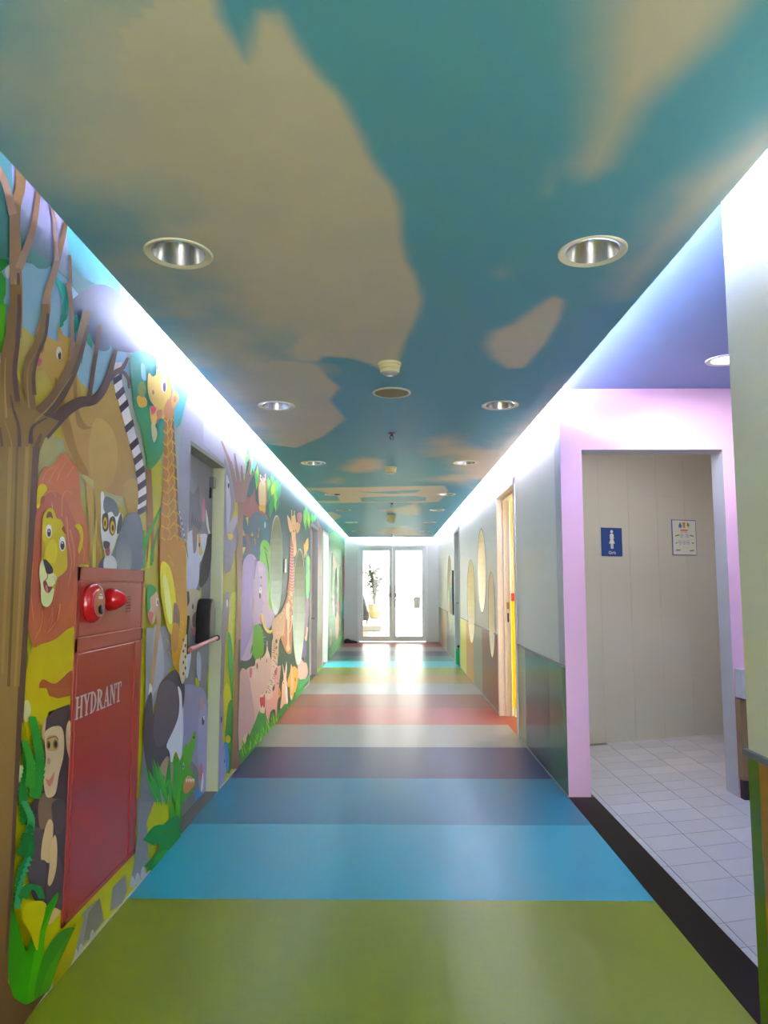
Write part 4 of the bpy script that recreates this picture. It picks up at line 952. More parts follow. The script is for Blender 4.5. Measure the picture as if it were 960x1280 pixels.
f.s_([(295,250),(325,250),(328,400),(310,560),(320,600),(300,700),(290,860),(270,980),(240,960),(250,800),(270,600)], (116,92,110), (130,104,140)); f.s_([(290,600),(312,590),(310,650),(300,740),(280,720)], (224,190,170)); f.s_([(250,740),(290,740),(296,900),(265,930),(245,880)], (120,96,150)); f.e(258,950,16,22,(66,50,66)); f.s_([(232,830),(245,780),(240,880),(228,880)], (70,60,70))
f.s_([(200,900),(230,890),(250,980),(300,1000),(310,1130),(240,1210),(200,1150)], (214,184,176), (200,172,168))
f.s_([(260,700),(290,680),(300,560)], (150,110,120)); f.crop = 'L'; f.s_([(258,690),(270,740),(300,680),(318,670),(318,780),(300,820),(275,890),(270,800)], (220,180,90))
f.build()
f = Fig('far_animals_picture', 'small distant animals between the far portholes', 3.0, 'L')
f.s_([(590,800),(605,860),(640,960),(650,1040),(625,1060),(600,900)], (196,150,80)); f.s_([(560,640),(620,600),(700,700),(735,760),(735,900),(690,960),(650,900),(600,820)], (96,160,90), (80,150,80)); f.s_([(715,900),(732,900),(732,1290),(716,1290)], (150,90,90))
f.crop = 'M'; f.s_([(640,300),(668,290),(676,380),(660,440),(640,420)], (176,96,96)); f.s_([(630,430),(665,440),(670,560),(660,700),(635,700)], (196,160,90)); f.s_([(570,600),(585,640),(580,780),(565,800)], (226,196,160)); f.s_([(595,250),(615,230),(620,400),(600,430)], (190,170,180)); f.s_([(720,400),(726,400),(728,760),(720,760)], (160,80,84)); f.s_([(716,300),(730,300),(730,470),(718,480)], (140,180,200))
f.build()
f = Fig('jungle_grass_picture', 'bright green painted grass strip', 4.6, 'K')
f.s_([(140,1110),(190,1060),(270,900),(340,720),(410,740),(440,840),(512,800),(560,690),(600,640),(640,640),(700,560),(740,400),(800,390),(800,520),(160,1270),(140,1150)], (64,150,70), (60,140,60), sm=False)
f.grass(170, 540, 1190, 150, [(90,180,50),(70,165,60),(140,195,50)], 46, 3, -.93, 14); f.grass(540, 790, 850, 90, [(80,170,70),(70,160,80)], 26, 5, -1.08, 10)
f.crop = 'M'; f.s_([(200,1160),(240,1210),(330,1130),(330,1180),(215,1290),(190,1290)], (70,160,90), sm=False)
f.s_([(545,880),(590,800),(640,730),(700,640),(724,600),(724,780),(660,850),(548,1000)], (70,170,60), (50,150,50), sm=False); f.grass(550, 720, 960, 60, [(70,175,50),(50,150,60)], 24, 8, -1.1, 8)
f.build()

# --- big tree at the near left
f = Fig('big_tree_picture', 'big brown tree with spreading branches', 5.5, 'B')
BR = (128,100,58); BK = (84,64,60); BL = (165,138,82)
f.crop = 'a'
f.st([(85,1290),(95,1050),(88,860),(86,700),(84,560),(88,420),(120,280),(118,140),(110,60)], 86, 62, (132,104,66), (160,130,112)); f.st([(70,470),(40,340),(10,240),(-30,160)], 56, 40, (160,130,112))
f.st([(110,830),(160,700),(200,580),(225,450),(240,300)], 56, 32, (136,104,76), (170,140,124)); f.st([(240,1290),(290,1130),(300,1000),(345,860),(375,740),(405,620),(425,520)], 62, 30, (130,100,66), (170,140,124)); f.st([(362,780),(355,640),(345,500),(320,400)], 34, 16, (160,132,122))
f.st([(465,1290),(462,1080),(452,960),(455,840),(450,740)], 28, 18, (134,102,84)); f.st([(45,1280),(65,1080),(85,900)], 16, 12, BL); f.st([(100,1280),(108,1060),(104,860)], 26, 18, (92,66,60))
f.crop = 'B'
f.st([(250,800),(330,715),(400,650),(480,605),(560,592),(620,530),(655,450),(680,360),(700,280)], 92, 24, (92,70,62), (84,62,64))
f.st([(530,600),(548,500),(565,380),(590,220),(600,130)], 26, 26, (96,70,66)); f.st([(650,470),(700,420),(745,390),(775,330)], 42, 16, (92,66,68)); f.st([(700,420),(745,420),(775,460),(782,520)], 30, 12, (92,68,62))
f.st([(180,720),(300,610),(380,490),(430,390),(470,280),(505,120),(520,40)], 100, 46, BR, (112,84,64)); f.st([(260,700),(360,580),(440,430),(490,280),(530,130)], 46, 22, (90,68,58))
f.st([(427,330),(428,150),(420,0),(400,-130)], 26, 22, (130,98,76))
f.st([(175,700),(165,560),(150,440),(170,340),(222,235),(255,120),(262,0)], 66, 48, BR, (120,92,60)); f.st([(195,560),(190,440),(215,320),(262,200),(280,60)], 24, 18, (88,66,58))
f.s_([(-80,1300),(-80,500),(0,330),(40,330),(100,480),(135,590),(160,640),(200,650),(262,690),(350,720),(300,780),(262,822),(230,900),(212,1000),(205,1150),(200,1300)], (134,108,60), (132,106,60), sm=False)
f.st([(60,640),(40,480),(30,330),(55,180),(75,0),(80,-120)], 100, 66, (122,94,58)); f.st([(90,600),(72,420),(88,250),(100,60),(100,-60)], 32, 24, (86,62,60))
for p, w, c in [([(20,700),(10,500),(15,330)],16,BL),([(50,1300),(60,1000),(50,850),(10,720)],12,BL),([(140,1300),(145,1050),(165,850),(210,700)],12,BL),([(160,640),(150,480),(160,380),(210,290)],10,BL),([(200,720),(300,620),(370,520),(430,430)],10,BL),([(100,900),(95,760),(60,640),(45,560)],26,BK),([(170,1300),(185,1050),(200,900),(235,800)],60,(104,76,58)),([(190,1300),(200,1050),(215,900)],28,BK),([(170,860),(180,760),(270,700)],30,BK),([(-20,1300),(0,1000),(-20,760)],30,(100,76,58))]: f.st(p, w, w*.3, c)
f.crop = 'D'
f.s_([(-40,-5),(140,-5),(135,150),(118,450),(100,700),(90,900),(80,1100),(-40,1100)], (134,110,62), (146,118,66), sm=False)
f.s_([(118,-5),(146,-5),(135,160),(118,450),(100,700),(80,1100),(55,1100),(80,700),(98,400),(110,150)], (90,66,58), sm=False)
f.s_([(88,-5),(104,-5),(98,140),(85,400),(60,800),(45,1100),(33,1100),(50,800),(70,400)], (160,132,78), sm=False); f.s_([(20,-5),(36,-5),(20,500),(0,900),(-10,900),(5,500)], (156,128,76), sm=False); f.s_([(50,-5),(60,-5),(48,400),(20,1100),(8,1100),(38,400)], (108,84,50), sm=False)
f.crop = 'H'
f.s_([(-60,-5),(76,-5),(68,200),(55,400),(42,650),(28,850),(18,1000),(18,1120),(40,1180),(110,1225),(75,1290),(-60,1290)], (146,118,66), (96,66,44), sm=False)
f.s_([(56,-5),(76,-5),(66,220),(52,450),(38,700),(24,900),(16,1010),(6,1010),(30,600)], (92,66,56), sm=False)
f.build()

# --- lion
f = Fig('lion_picture', 'yellow lion with a reddish mane', 4.0, 'D')
f.s_([(290,680),(240,700),(170,740),(120,800),(100,870),(90,1000),(80,1100),(130,1130),(200,1060),(275,1000),(285,930),(292,760)], (190,176,24), (180,160,30), sm=False)
f.s_([(150,960),(165,925),(215,942),(285,890),(285,1005),(250,1000),(215,1018),(188,985)], (160,84,50)); f.crop = 'H'
f.s_([(76,0),(262,0),(262,60),(180,90),(160,150),(140,120),(100,200),(80,100)], (186,170,30), (190,180,24), sm=False); f.s_([(170,0),(262,0),(262,30),(215,40),(180,30)], (165,90,50), sm=False); f.e(95,88,17,42,(206,204,150)); f.e(72,330,14,36,(206,204,150))
f.crop = 'E'
f.s_([(235,80),(262,40),(300,28),(318,62),(345,90),(372,140),(385,240),(392,340),(425,450),(436,560),(436,700),(430,718),(380,722),(368,800),(362,1060),(300,1120),(225,1180),(140,1210),(100,1228),(85,1190),(68,1130),(62,1000),(75,820),(88,600),(92,400),(110,260),(130,190),(160,120),(195,115)], (186,112,78), (178,96,62))
f.s_([(110,380),(150,300),(210,270),(280,300),(330,400),(370,520),(372,700),(340,860),(300,1000),(240,1100),(160,1120),(100,1020),(85,800),(95,560)], (172,98,80), (176,92,66))
for p in ([(150,200),(180,140),(235,110)],[(190,210),(220,150),(260,90)],[(240,200),(262,140),(300,80)],[(270,420),(275,300),(300,265),(335,280)],[(140,350),(165,290),(205,265),(235,300)],[(300,420),(310,560),(330,700),(310,860)],[(320,500),(350,660),(330,820)],[(260,960),(240,1060),(180,1140)],[(90,700),(80,900),(95,1060)],[(395,600),(408,640),(405,700)],[(300,180),(330,130),(345,110)],[(150,1000),(140,1100),(100,1180)]): f.st(p, 8, 3, (200,130,80))
for k in range(26):
    r = random.Random(k+77); x = r.uniform(100,400); y = r.uniform(620,1050); 
    if x > 300 and y > 950: continue
    f.st([(x,y),(x+r.uniform(-14,6),y+50),(x+r.uniform(-30,0),y+110)], 6, 2, (196,116,84) if k % 2 else (158,82,66))
f.s_([(108,360),(112,260),(135,222),(165,228),(172,260),(150,290),(135,340),(120,370)], (196,182,30)); f.s_([(130,340),(140,300),(160,300),(150,345)], (150,80,60))
f.s_([(345,480),(362,464),(385,480),(398,530),(392,600),(372,650),(366,620),(378,560),(368,510)], (196,178,30))
f.s_([(150,420),(180,372),(212,380),(232,430),(262,445),(280,500),(290,580),(298,680),(296,740),(270,775),(240,800),(225,850),(200,940),(165,975),(138,950),(132,850),(128,760),(142,640),(142,500)], (196,182,34), (186,160,44))
f.s_([(200,560),(235,600),(225,700),(180,700),(160,640)], (206,192,20)); f.s_([(142,560),(160,600),(150,690),(140,660)], (176,150,40))
f.s_([(128,720),(150,690),(175,760),(210,770),(232,790),(222,830),(200,860),(216,870),(206,930),(190,965),(165,978),(140,955),(134,900),(134,850),(124,790)], (206,206,160), (200,206,150))
f.s_([(148,690),(165,688),(185,708),(206,738),(208,765),(190,775),(170,772),(160,742)], (46,42,54)); f.s_([(148,822),(165,818),(180,850),(205,856),(185,890),(165,885),(152,860)], (120,56,62)); f.s_([(160,850),(172,845),(178,880),(168,885)], (196,110,110)); f.st([(176,775),(172,800),(150,822)], 4, 4, (120,80,60))
f.e(182,512,20,42,(226,226,220)); f.e(183,522,12,26,(92,54,56)); f.e(184,522,6,14,(36,24,26)); f.e(182,512,3,6,(240,240,240)); f.e(265,590,20,46,(226,226,220)); f.e(266,600,13,28,(92,54,56)); f.e(266,600,7,15,(36,24,26)); f.e(265,585,3,6,(240,240,240))
f.s_([(165,430),(178,392),(198,400),(205,435),(190,425)], (130,70,40)); f.s_([(262,500),(275,480),(288,520),(284,530)], (130,70,40)); f.st([(200,360),(202,330),(204,420)], 5, 3, (190,170,120))
for k in range(5): f.st([(205+k*3,790+k*8),(235+k*2,780+k*14)], 2, 1, (140,110,70))
f.build()

# --- chimpanzee
f = Fig('chimp_picture', 'dark brown chimpanzee sitting behind grass', 4.0, 'H')
DK = (74,60,68)
f.s_([(160,190),(165,130),(185,75),(215,52),(245,62),(262,100),(262,480),(240,800),(236,840),(160,830),(120,800),(100,720),(82,640),(88,580),(105,530),(110,450),(140,400),(160,330)], DK, (70,56,66))
f.s_([(140,440),(160,400),(195,420),(235,430),(215,470),(180,520),(150,540),(140,500)], (120,96,78), (128,104,84)); f.s_([(82,640),(95,560),(130,530),(160,560),(170,700),(150,800),(115,760)], (92,78,84), (80,66,74)); f.s_([(190,640),(225,660),(236,830),(180,840),(170,740)], (84,68,76))
f.s_([(162,180),(178,155),(205,145),(228,150),(238,190),(235,260),(218,330),(205,400),(180,418),(165,400),(158,330),(168,270)], (190,172,140), (206,182,150)); f.s_([(152,170),(160,130),(170,110),(165,160),(158,200)], (180,156,126)); f.s_([(246,150),(262,130),(262,270),(246,220)], (190,166,130))
f.s_([(168,200),(180,182),(205,180),(216,200),(212,235),(180,240),(170,228)], (180,148,92)); f.e(178,217,7,16,(110,90,60)); f.e(204,214,9,17,(110,90,60)); f.e(179,218,4,10,(30,24,24)); f.e(205,214,5,10,(30,24,24)); f.st([(172,196),(188,188),(205,186),(214,198)], 4, 4, (110,84,60))
f.e(178,278,7,12,(170,140,120)); f.s_([(166,345),(180,350),(200,320),(192,360),(178,375)], (200,120,110)); f.s_([(160,330),(195,320),(205,380),(182,410),(165,395)], (216,196,164)) if False else None
f.s_([(180,500),(195,520),(190,600),(180,665),(160,655),(148,650),(152,590),(165,530)], (206,178,136), (196,170,124)); f.s_([(200,560),(210,600),(206,690),(188,748),(174,745),(180,680),(182,620)], (206,180,140), (200,174,128))
f.s_([(190,440),(235,430),(240,520),(210,560),(196,520)], (84,70,76)); f.s_([(120,830),(165,820),(160,860),(130,900),(110,940),(110,880)], (196,172,120)); f.s_([(190,840),(222,850),(205,880),(175,900)], (196,172,120))
f.build()
f = Fig('grey_legs_picture', 'grey elephant legs and toes below the hydrant cabinet', 3.2, 'G')
GY = (128,130,136)
f.s_([(345,150),(362,130),(375,135),(372,560),(352,490),(330,420),(318,300),(325,200)], (130,134,142)); f.s_([(335,210),(350,200),(362,230),(358,330),(345,360),(334,300)], (78,82,92))
f.s_([(460,650),(500,610),(640,500),(590,690),(540,740),(400,920),(420,840)], (142,144,148), (134,136,142), sm=False); f.s_([(500,640),(560,560),(590,560),(580,700),(500,800),(470,800)], (116,112,104), (120,118,112), sm=False); f.s_([(560,540),(635,480),(630,600),(600,690),(585,680)], (176,176,30), sm=False)
f.s_([(636,500),(715,420),(720,520),(690,590),(620,640)], (134,136,142), sm=False); f.s_([(710,400),(765,350),(745,440),(735,520),(718,510)], (176,176,30), sm=False)
f.s_([(775,-5),(885,-5),(840,140),(835,220),(845,350),(800,440),(745,500),(738,470),(760,350),(780,200)], (120,122,128), (122,124,130), sm=False)
for x, y in [(750,465),(780,445),(812,410),(455,850),(520,770),(425,880)]: f.s_([(x-14,y+34),(x-12,y-8),(x,y-30),(x+12,y-10),(x+14,y+24)], (172,172,176))
f.s_([(880,-5),(830,130),(838,220),(865,180),(890,60)], (180,178,40), sm=False); f.crop = 'F'; f.s_([(125,420),(200,420),(240,500),(262,600),(200,700),(150,850),(115,960),(88,1290),(110,1290)], (150,154,162), (120,122,128), sm=False)
f.s_([(88,1290),(110,1000),(160,1200),(235,1100),(215,1180),(175,1290)], (112,116,122), sm=False); f.s_([(185,430),(250,420),(280,560),(262,620),(230,560)], (140,140,150)); f.s_([(170,1290),(215,1200),(235,1290)], (130,134,144), sm=False)
f.s_([(165,410),(200,450),(215,600),(205,680),(160,760),(150,850),(135,780),(160,600)], (168,174,186), (158,162,172))
f.build()
f = Fig('vulture_picture', 'dark feathered stork with pale wing tip', 4.6, 'F')
f.s_([(150,260),(175,240),(188,280),(182,330),(160,400),(142,388),(132,350)], (206,176,150)); f.s_([(130,215),(155,205),(175,225),(165,250),(145,270),(145,320),(130,340)], (60,150,90)); f.st([(185,290),(186,400),(172,520),(160,620),(150,720)], 22, 18, (186,150,116)); f.e(179,290,6,22,(232,232,230)); f.e(181,292,3,13,(40,40,80)); f.s_([(138,340),(158,345),(152,395),(140,385)], (196,110,106))
f.s_([(140,700),(154,720),(150,782),(136,780)], (222,218,206))
f.s_([(120,800),(150,740),(160,850),(185,720),(215,670),(262,630),(302,650),(318,720),(312,800),(290,880),(262,960),(245,1040),(232,1090),(200,1140),(155,1200),(130,1140),(110,1010),(110,900)], (70,64,76), (66,62,72))
f.s_([(190,720),(240,680),(280,730),(280,850),(250,950),(205,1010),(170,1000),(160,900)], (92,84,98), (82,76,88))
f.s_([(282,712),(300,740),(305,820),(310,900),(308,980),(295,1080),(275,1040),(262,1060),(250,1100),(240,1040),(226,1005),(260,930),(285,860),(290,780)], (212,214,222), (196,200,210)); f.s_([(190,1130),(230,1060),(240,1130),(250,1290),(232,1290),(225,1180)], (164,136,112)); f.st([(250,1090),(262,1290)], 14, 12, (150,124,100))
f.build()
f = Fig('crocodile_picture', 'green crocodile head with orange mouth', 5.0, 'F')
f.grass(180, 250, 1310, 260, [(50,150,50),(70,165,40),(40,130,50)], 9, 4, 0, 22)
f.s_([(262,1060),(290,1090),(325,1000),(320,1290),(250,1290),(258,1160)], (60,150,50), (70,160,40), sm=False)
f.build()
f = Fig('fern_picture', 'green fern fronds beside the painted tree', 4.2, 'H')
for p, w, c in [([(95,520),(80,400),(95,300),(80,200)],40,(40,130,50)),([(120,420),(140,300),(125,180),(108,110)],44,(46,140,50)),([(100,380),(100,280),(75,200)],36,(60,150,50)),([(90,560),(100,500),(70,430)],30,(60,150,90)),([(45,820),(60,700),(95,620),(90,520)],30,(30,120,60)),([(40,840),(50,760),(90,640)],16,(60,160,110)),([(60,800),(80,760),(115,765),(130,800)],34,(36,125,56)),([(50,640),(70,560),(60,600)],36,(30,110,40))]:
    f.st(p, w, w*.3, c)
    q = smooth(p, 6, False)
    for i in range(1, len(q)-1):
        for sd in (-1, 1):
            a = q[i]; t_ = 1-.6*i/len(q); f.leaf(a[0], a[1]+6, a[0]+sd*w*.62*t_, a[1]-8, 22, c)
f.s_([(52,880),(60,830),(95,812),(135,815),(140,850),(120,930),(108,1000),(80,930)], (184,182,20), (180,170,24))
f.build()
f = Fig('grass_tuft_picture', 'big green grass tuft at the lower left', 6.6, 'G')
f.s_([(26,980),(22,940),(40,700),(48,590),(80,680),(110,800),(130,870),(110,1000),(90,1160),(50,1120)], (44,132,32), (52,140,20))
f.s_([(90,1165),(100,1010),(120,900),(150,820),(180,720),(240,620),(315,528),(310,580),(265,680),(240,760),(230,900),(205,1040),(190,1130),(130,1168)], (50,150,24), (46,140,20)); f.s_([(140,1165),(160,980),(200,800),(262,660),(312,560),(265,690),(242,770),(232,900),(210,1030),(190,1140)], (74,166,10), (60,150,20))
f.s_([(180,1100),(200,1000),(230,900),(270,820),(340,745),(410,728),(395,780),(340,870),(300,960),(270,1080),(230,1110),(190,1140)], (50,128,34), (56,132,24)); f.s_([(215,1110),(250,990),(310,880),(400,740),(390,800),(330,900),(290,1010),(265,1085)], (70,140,30)); f.s_([(285,1070),(330,920),(395,770),(450,665),(462,690),(430,800),(400,920),(340,1010)], (166,160,24), (150,140,30))
f.s_([(24,1070),(60,1130),(130,1168),(215,1120),(240,1110),(110,1275),(60,1230),(30,1150)], (96,68,42), (86,60,38)); f.s_([(840,230),(880,160),(920,140),(1010,90),(1010,260),(900,300),(850,390),(835,400),(860,330),(900,260)], (34,130,56), (30,120,46))
f.build()
f = Fig('leaf_cluster_picture', 'green leaves at the wall foot beside the steel door', 5.6, 'H')
for p, w, c in [([(560,690),(600,640),(660,580),(700,560)],40,(36,130,40)),([(640,600),(650,480),(640,360),(625,380)],26,(60,150,44)),([(655,580),(680,460),(700,380),(740,330)],34,(50,140,44)),([(670,560),(672,440),(690,330)],26,(80,170,30)),([(560,590),(590,540),(640,530)],50,(30,125,50))]: f.st(p, w, w*.25, c)
f.s_([(552,700),(575,640),(620,600),(680,540),(690,545),(640,620)], (50,140,40), sm=False)
f.build()
f = Fig('water_plants_picture', 'green and yellow plants right of the steel door', 1.4, 'O')
f.s_([(325,60),(345,0),(372,0),(360,500),(350,760),(330,640),(320,300)], (196,196,70), (190,190,50), sm=False); f.s_([(318,250),(340,300),(350,500),(345,700),(330,560),(318,420)], (70,160,90), (50,150,70)); f.s_([(290,640),(310,560),(330,600),(345,740),(330,900),(300,860)], (200,196,40)); f.s_([(305,800),(320,690),(345,680),(350,900),(335,1090),(310,1100),(300,920)], (50,140,60), (46,130,60)); f.e(318,905,16,24,(200,180,40)); f.s_([(292,930),(312,940),(325,1040),(310,1120),(295,1000)], (60,120,180))
f.s_([(262,640),(285,620),(290,760),(285,900),(300,980),(300,1120),(280,1180),(262,1200)], (140,136,150), (140,142,186)); f.s_([(268,200),(300,0),(325,0),(325,120),(300,330),(290,600),(270,640)], (140,132,140), (128,120,128), sm=False); f.e(276,785,5,20,(60,54,70)); f.e(295,1040,3,12,(60,60,90)); f.e(312,70,4,26,(225,222,225))
f.build()
f = Fig('left_shrub_picture', 'green leaves at the far left edge', 2.6, 'a')
f.s_([(-60,760),(40,770),(50,800),(20,830),(0,850),(30,900),(30,1000),(15,1040),(30,1290),(-60,1290)], (40,130,70), (70,160,40), sm=False); f.s_([(30,830),(60,800),(62,840),(45,900),(25,860)], (205,212,225))
f.crop = 'B'; f.s_([(-60,0),(30,0),(20,120),(10,300),(-60,300)], (80,160,40), sm=False); f.s_([(88,200),(104,170),(100,300),(90,380)], (50,120,50))
f.build()

# --- print on the steel door leaf
doorclip = rect(3.895, 4.697, .01, 2.066)
DM = empty('door_print'); DM.parent = leaf; DM.location = -Vector(d1.location) - Vector(leaf.location)
DM['label'] = 'animal print continuing over the steel door'
def DF(crop, lv):
    g_ = Fig('door_print', 'animal print on the steel door', lv, crop, XD, [], doorclip); return g_
f = DF('N', 0)
f.raw(rect(3.895, 4.697, .01, 2.066), (130,130,136), (120,122,124))
f.s_([(95,120),(165,190),(168,380),(140,440),(100,420),(90,300)], (150,150,158), (132,132,142)); f.s_([(168,190),(275,240),(270,700),(230,750),(190,730),(165,560)], (146,144,150), (124,122,130))
f.s_([(88,440),(125,450),(165,400),(175,560),(190,700),(150,740),(100,720),(80,600)], (112,112,124)); f.s_([(190,520),(205,480),(212,560),(208,640),(190,640)], (196,130,150)); f.s_([(218,560),(230,620),(240,700),(250,745),(238,748),(222,680),(215,620)], (222,220,216))
f.s_([(76,900),(72,780),(100,720),(130,720),(145,745),(225,745),(212,840),(185,930),(170,960),(165,1080),(140,1150),(120,1140),(90,1200),(75,1290),(60,1290),(72,1000)], (206,208,222), (190,190,212)); f.s_([(118,700),(140,680),(152,760),(145,860),(125,870)], (130,112,110)); f.s_([(160,760),(172,740),(182,840),(190,880),(170,890)], (206,170,70)); f.e(168,820,5,18,(50,50,60))
for k in range(6): f.leaf(110+k*10, 690+k*6, 120+k*13, 580+k*14, 8, (70,66,80))
f.s_([(228,752),(262,745),(268,820),(250,960),(235,1050),(210,1100),(180,1130),(165,1090),(180,960),(212,850)], (66,62,72), (74,70,80))
f.s_([(90,1290),(100,1180),(125,1140),(150,1160),(165,1290)], (196,180,156)); f.s_([(165,1160),(180,1130),(190,1290),(165,1290)], (180,180,70), sm=False)
f.crop = 'O'
f.s_([(55,-5),(140,-5),(138,120),(130,210),(112,265),(98,240),(80,180),(60,120)], (196,184,160), (186,172,150)); f.s_([(100,150),(125,120),(130,190),(112,220),(100,200)], (130,104,106)); f.s_([(95,225),(115,230),(115,268),(103,262)], (206,130,140)); f.e(101,90,4,18,(40,40,44)); f.s_([(55,20),(75,-5),(80,60),(62,90)], (70,66,76))
f.s_([(85,100),(60,250),(55,400),(70,560),(130,590),(190,640),(215,400),(215,-5),(160,-5),(150,120),(130,230)], (118,120,124), (108,110,114), sm=False) if False else None
f.s_([(60,400),(90,370),(85,440),(70,520),(58,520)], (200,204,216)); f.s_([(128,370),(150,400),(150,520),(140,548),(125,500)], (166,176,196)); f.s_([(118,530),(132,540),(138,580),(120,576)], (186,196,40)); f.s_([(190,500),(215,400),(212,640),(190,650)], (186,196,40), sm=False)
f.s_([(46,590),(80,568),(125,580),(165,600),(190,670),(197,800),(195,1180),(175,1235),(150,1240),(135,1180),(130,1090),(60,1000),(34,940),(38,760)], (146,144,170), (140,140,180)); f.s_([(145,730),(185,700),(192,900),(190,1150),(165,1232),(142,1200),(135,1050),(130,900)], (160,158,186), (150,150,196)); f.s_([(142,1080),(155,1050),(160,1120),(150,1160),(140,1130)], (190,110,140)); f.s_([(150,1200),(162,1110),(165,1180),(155,1230)], (225,225,232)); f.e(163,795,8,26,(66,60,80)); f.e(168,775,4,13,(235,235,240)); f.s_([(140,670),(160,650),(165,710),(150,730)], (176,146,140))
f.s_([(110,850),(118,870),(112,960),(90,1040),(75,1080),(110,1130),(118,1170),(95,1240),(40,1290),(-10,1290),(0,1060),(30,1000),(55,930),(70,950),(90,900)], (96,168,50), (70,150,50), sm=False); f.s_([(48,1160),(75,1130),(112,1160),(100,1200),(60,1240),(42,1220)], (206,140,80)); f.e(40,1070,6,22,(230,230,226)); f.e(41,1076,3,10,(30,40,30)); f.e(105,895,5,8,(40,70,30))
for k in range(5): f.s_([(55+k*11,1150+(k%2)*4),(60+k*11,1175),(66+k*11,1150)], (240,238,225), sm=False)
f.s_([(110,1290),(120,1200),(150,1235),(180,1240),(190,1260),(130,1290)], (70,140,200), sm=False)
o = f.build(); o.parent = leaf; o.location = DM.location; bpy.data.objects.remove(DM)

# --- switch on the jungle wall
sw = empty('light_switch', (WL, 7.42, 1.5)); tag(sw, 'small white switch plate on the jungle mural between the portholes', 'switch')
MB().box(.0085, .016, -.045, .045, -.07, .07).build('plate', mat('switch_white', (230,230,232), .3), sw, bevel=.002)
MB().box(.016, .019, -.02, .02, -.03, .03).build('rocker', mat('switch_white', (230,230,232)), sw)

# ---------------------------------------------------------------- hydrant cabinet
hy = empty('hydrant_cabinet', (WL, 2.858, .16)); tag(hy, 'red steel cabinet with hose door and alarm panel on the mural wall', 'cabinet')
red = mat('hydrant_red', (172,26,26), .3, 0, .05, 5, .02, 30, coat=.12); red2 = mat('hydrant_red_upper', (170,50,38), .36, 0, .05, 5, .02, 30, coat=.05)
x1 = .009; b = MB(); yy0, yy1, z1 = -.341, .341, 1.205
b.box(.001, x1-.004, yy0, yy1, 0, z1)
for a in (rect(yy0, yy0+.022, 0, z1), rect(yy1-.022, yy1, 0, z1), rect(yy0, yy1, z1-.05, z1), rect(yy0, yy1, 0, .02), rect(yy0, yy1, .905, .955)):
    b.box(.001, x1, a[0][0], a[1][0], a[0][1], a[2][1])
b.build('cabinet_frame', red2, hy, bevel=.002)
lo = MB().box(.002, x1+.001, yy0+.026, yy1-.026, .024, .90).build('hose_door', red, hy, bevel=.003)
MB().box(.002, x1-.001, yy0+.026, yy1-.026, .960, z1-.056).build('alarm_panel', red2, hy, bevel=.002)
MB().box(x1-.001, x1+.005, yy1-.10, yy1-.085, .024, .90).build('door_fold', red, hy, bevel=.003)
MX = lambda z, sy=1: Matrix(((0,0,1,WL+x1+.002-WL),(1,0,0,0),(0,1,0,z),(0,0,0,1)))
lb_ = MB()
def glyph(ch):
    S_, T_, f_ = .20, .085, .07
    st_ = lambda x, w=S_: rect(x, x+w, 0, 1)
    sf = lambda x0, x1, z: rect(x0, x1, z, z+f_)
    bowl = lambda x0, z0, z1, rx: (lambda zc, rz: [(x0, z1)] + [(x0+rx*sin(pi*k/14), zc+rz*cos(pi*k/14)) for k in range(15)] + [(x0, z0), (x0, z0+f_)] + [(x0+(rx-S_)*sin(pi*k/14), zc-(rz-f_)*cos(pi*k/14)) for k in range(15)] + [(x0, z1-f_)])((z0+z1)/2, (z1-z0)/2)
    if ch == 'H': return [st_(.08), st_(.62), rect(.2, .7, .47, .54)] + [sf(a, a+.36, z) for a in (0, .54) for z in (0, 1-f_)], .93
    if ch == 'Y': return [rect(.34, .54, 0, .5), [(.04,.97),(.27,.97),(.54,.45),(.36,.45)], [(.66,.97),(.76,.97),(.54,.45),(.44,.45)], sf(.25, .63, 0), sf(0, .36, 1-f_), sf(.56, .88, 1-f_)], .88
    if ch == 'D': return [st_(.08), bowl(.2, 0, 1, .62), sf(0, .3, 0), sf(0, .3, 1-f_)], .88
    if ch == 'R': return [st_(.08), bowl(.2, .46, 1, .5), [(.30,.5),(.50,.5),(.82,.04),(.60,.04)], sf(0, .36, 0), sf(0, .3, 1-f_), sf(.58, .9, 0)], .92
    if ch == 'A': return [[(.12,.04),(.2,.04),(.46,.9),(.42,1.0)], [(.42,1.0),(.50,1.0),(.84,.04),(.62,.04),(.40,.80)], rect(.24, .66, .28, .35), sf(0, .32, 0), sf(.52, .92, 0)], .92
    if ch == 'N': return [rect(.1, .18, 0, 1), rect(.68, .76, 0, 1), [(.06,1),(.28,1),(.76,.12),(.76,0),(.68,0)], sf(0, .28, 0), sf(0, .2, 1-f_), sf(.58, .86, 1-f_)], .9
    return [rect(.32, .52, 0, 1), sf(.22, .62, 0), rect(0, .84, 1-f_, 1), rect(0, .06, .72, 1), rect(.78, .84, .72, 1)], .84
cx_ = 0.0; hh_ = .078; ww_ = .0645; lets = []
for ch in 'HYDRANT':
    g_, adv = glyph(ch); lets.append((cx_, g_)); cx_ += adv+.04
for ox_, g_ in lets:
    for i_, p_ in enumerate(g_):
        v, f = region(p_); n = len(v); e_ = .0012+i_*.00006
        P3 = lambda q, w: (w, -.108+(q[0]+ox_-cx_/2)*ww_, .675+q[1]*hh_)
        lb_.add([P3(q, x1+.0022) for q in v]+[P3(q, x1+.0022+e_) for q in v], [tuple(q) for q in f]+[tuple(i+n for i in q) for q in f])
t = lb_.build('lettering', mat('letter_white', (226,214,218), .5), hy)
t['label'] = 'white capital letters HYDRANT'
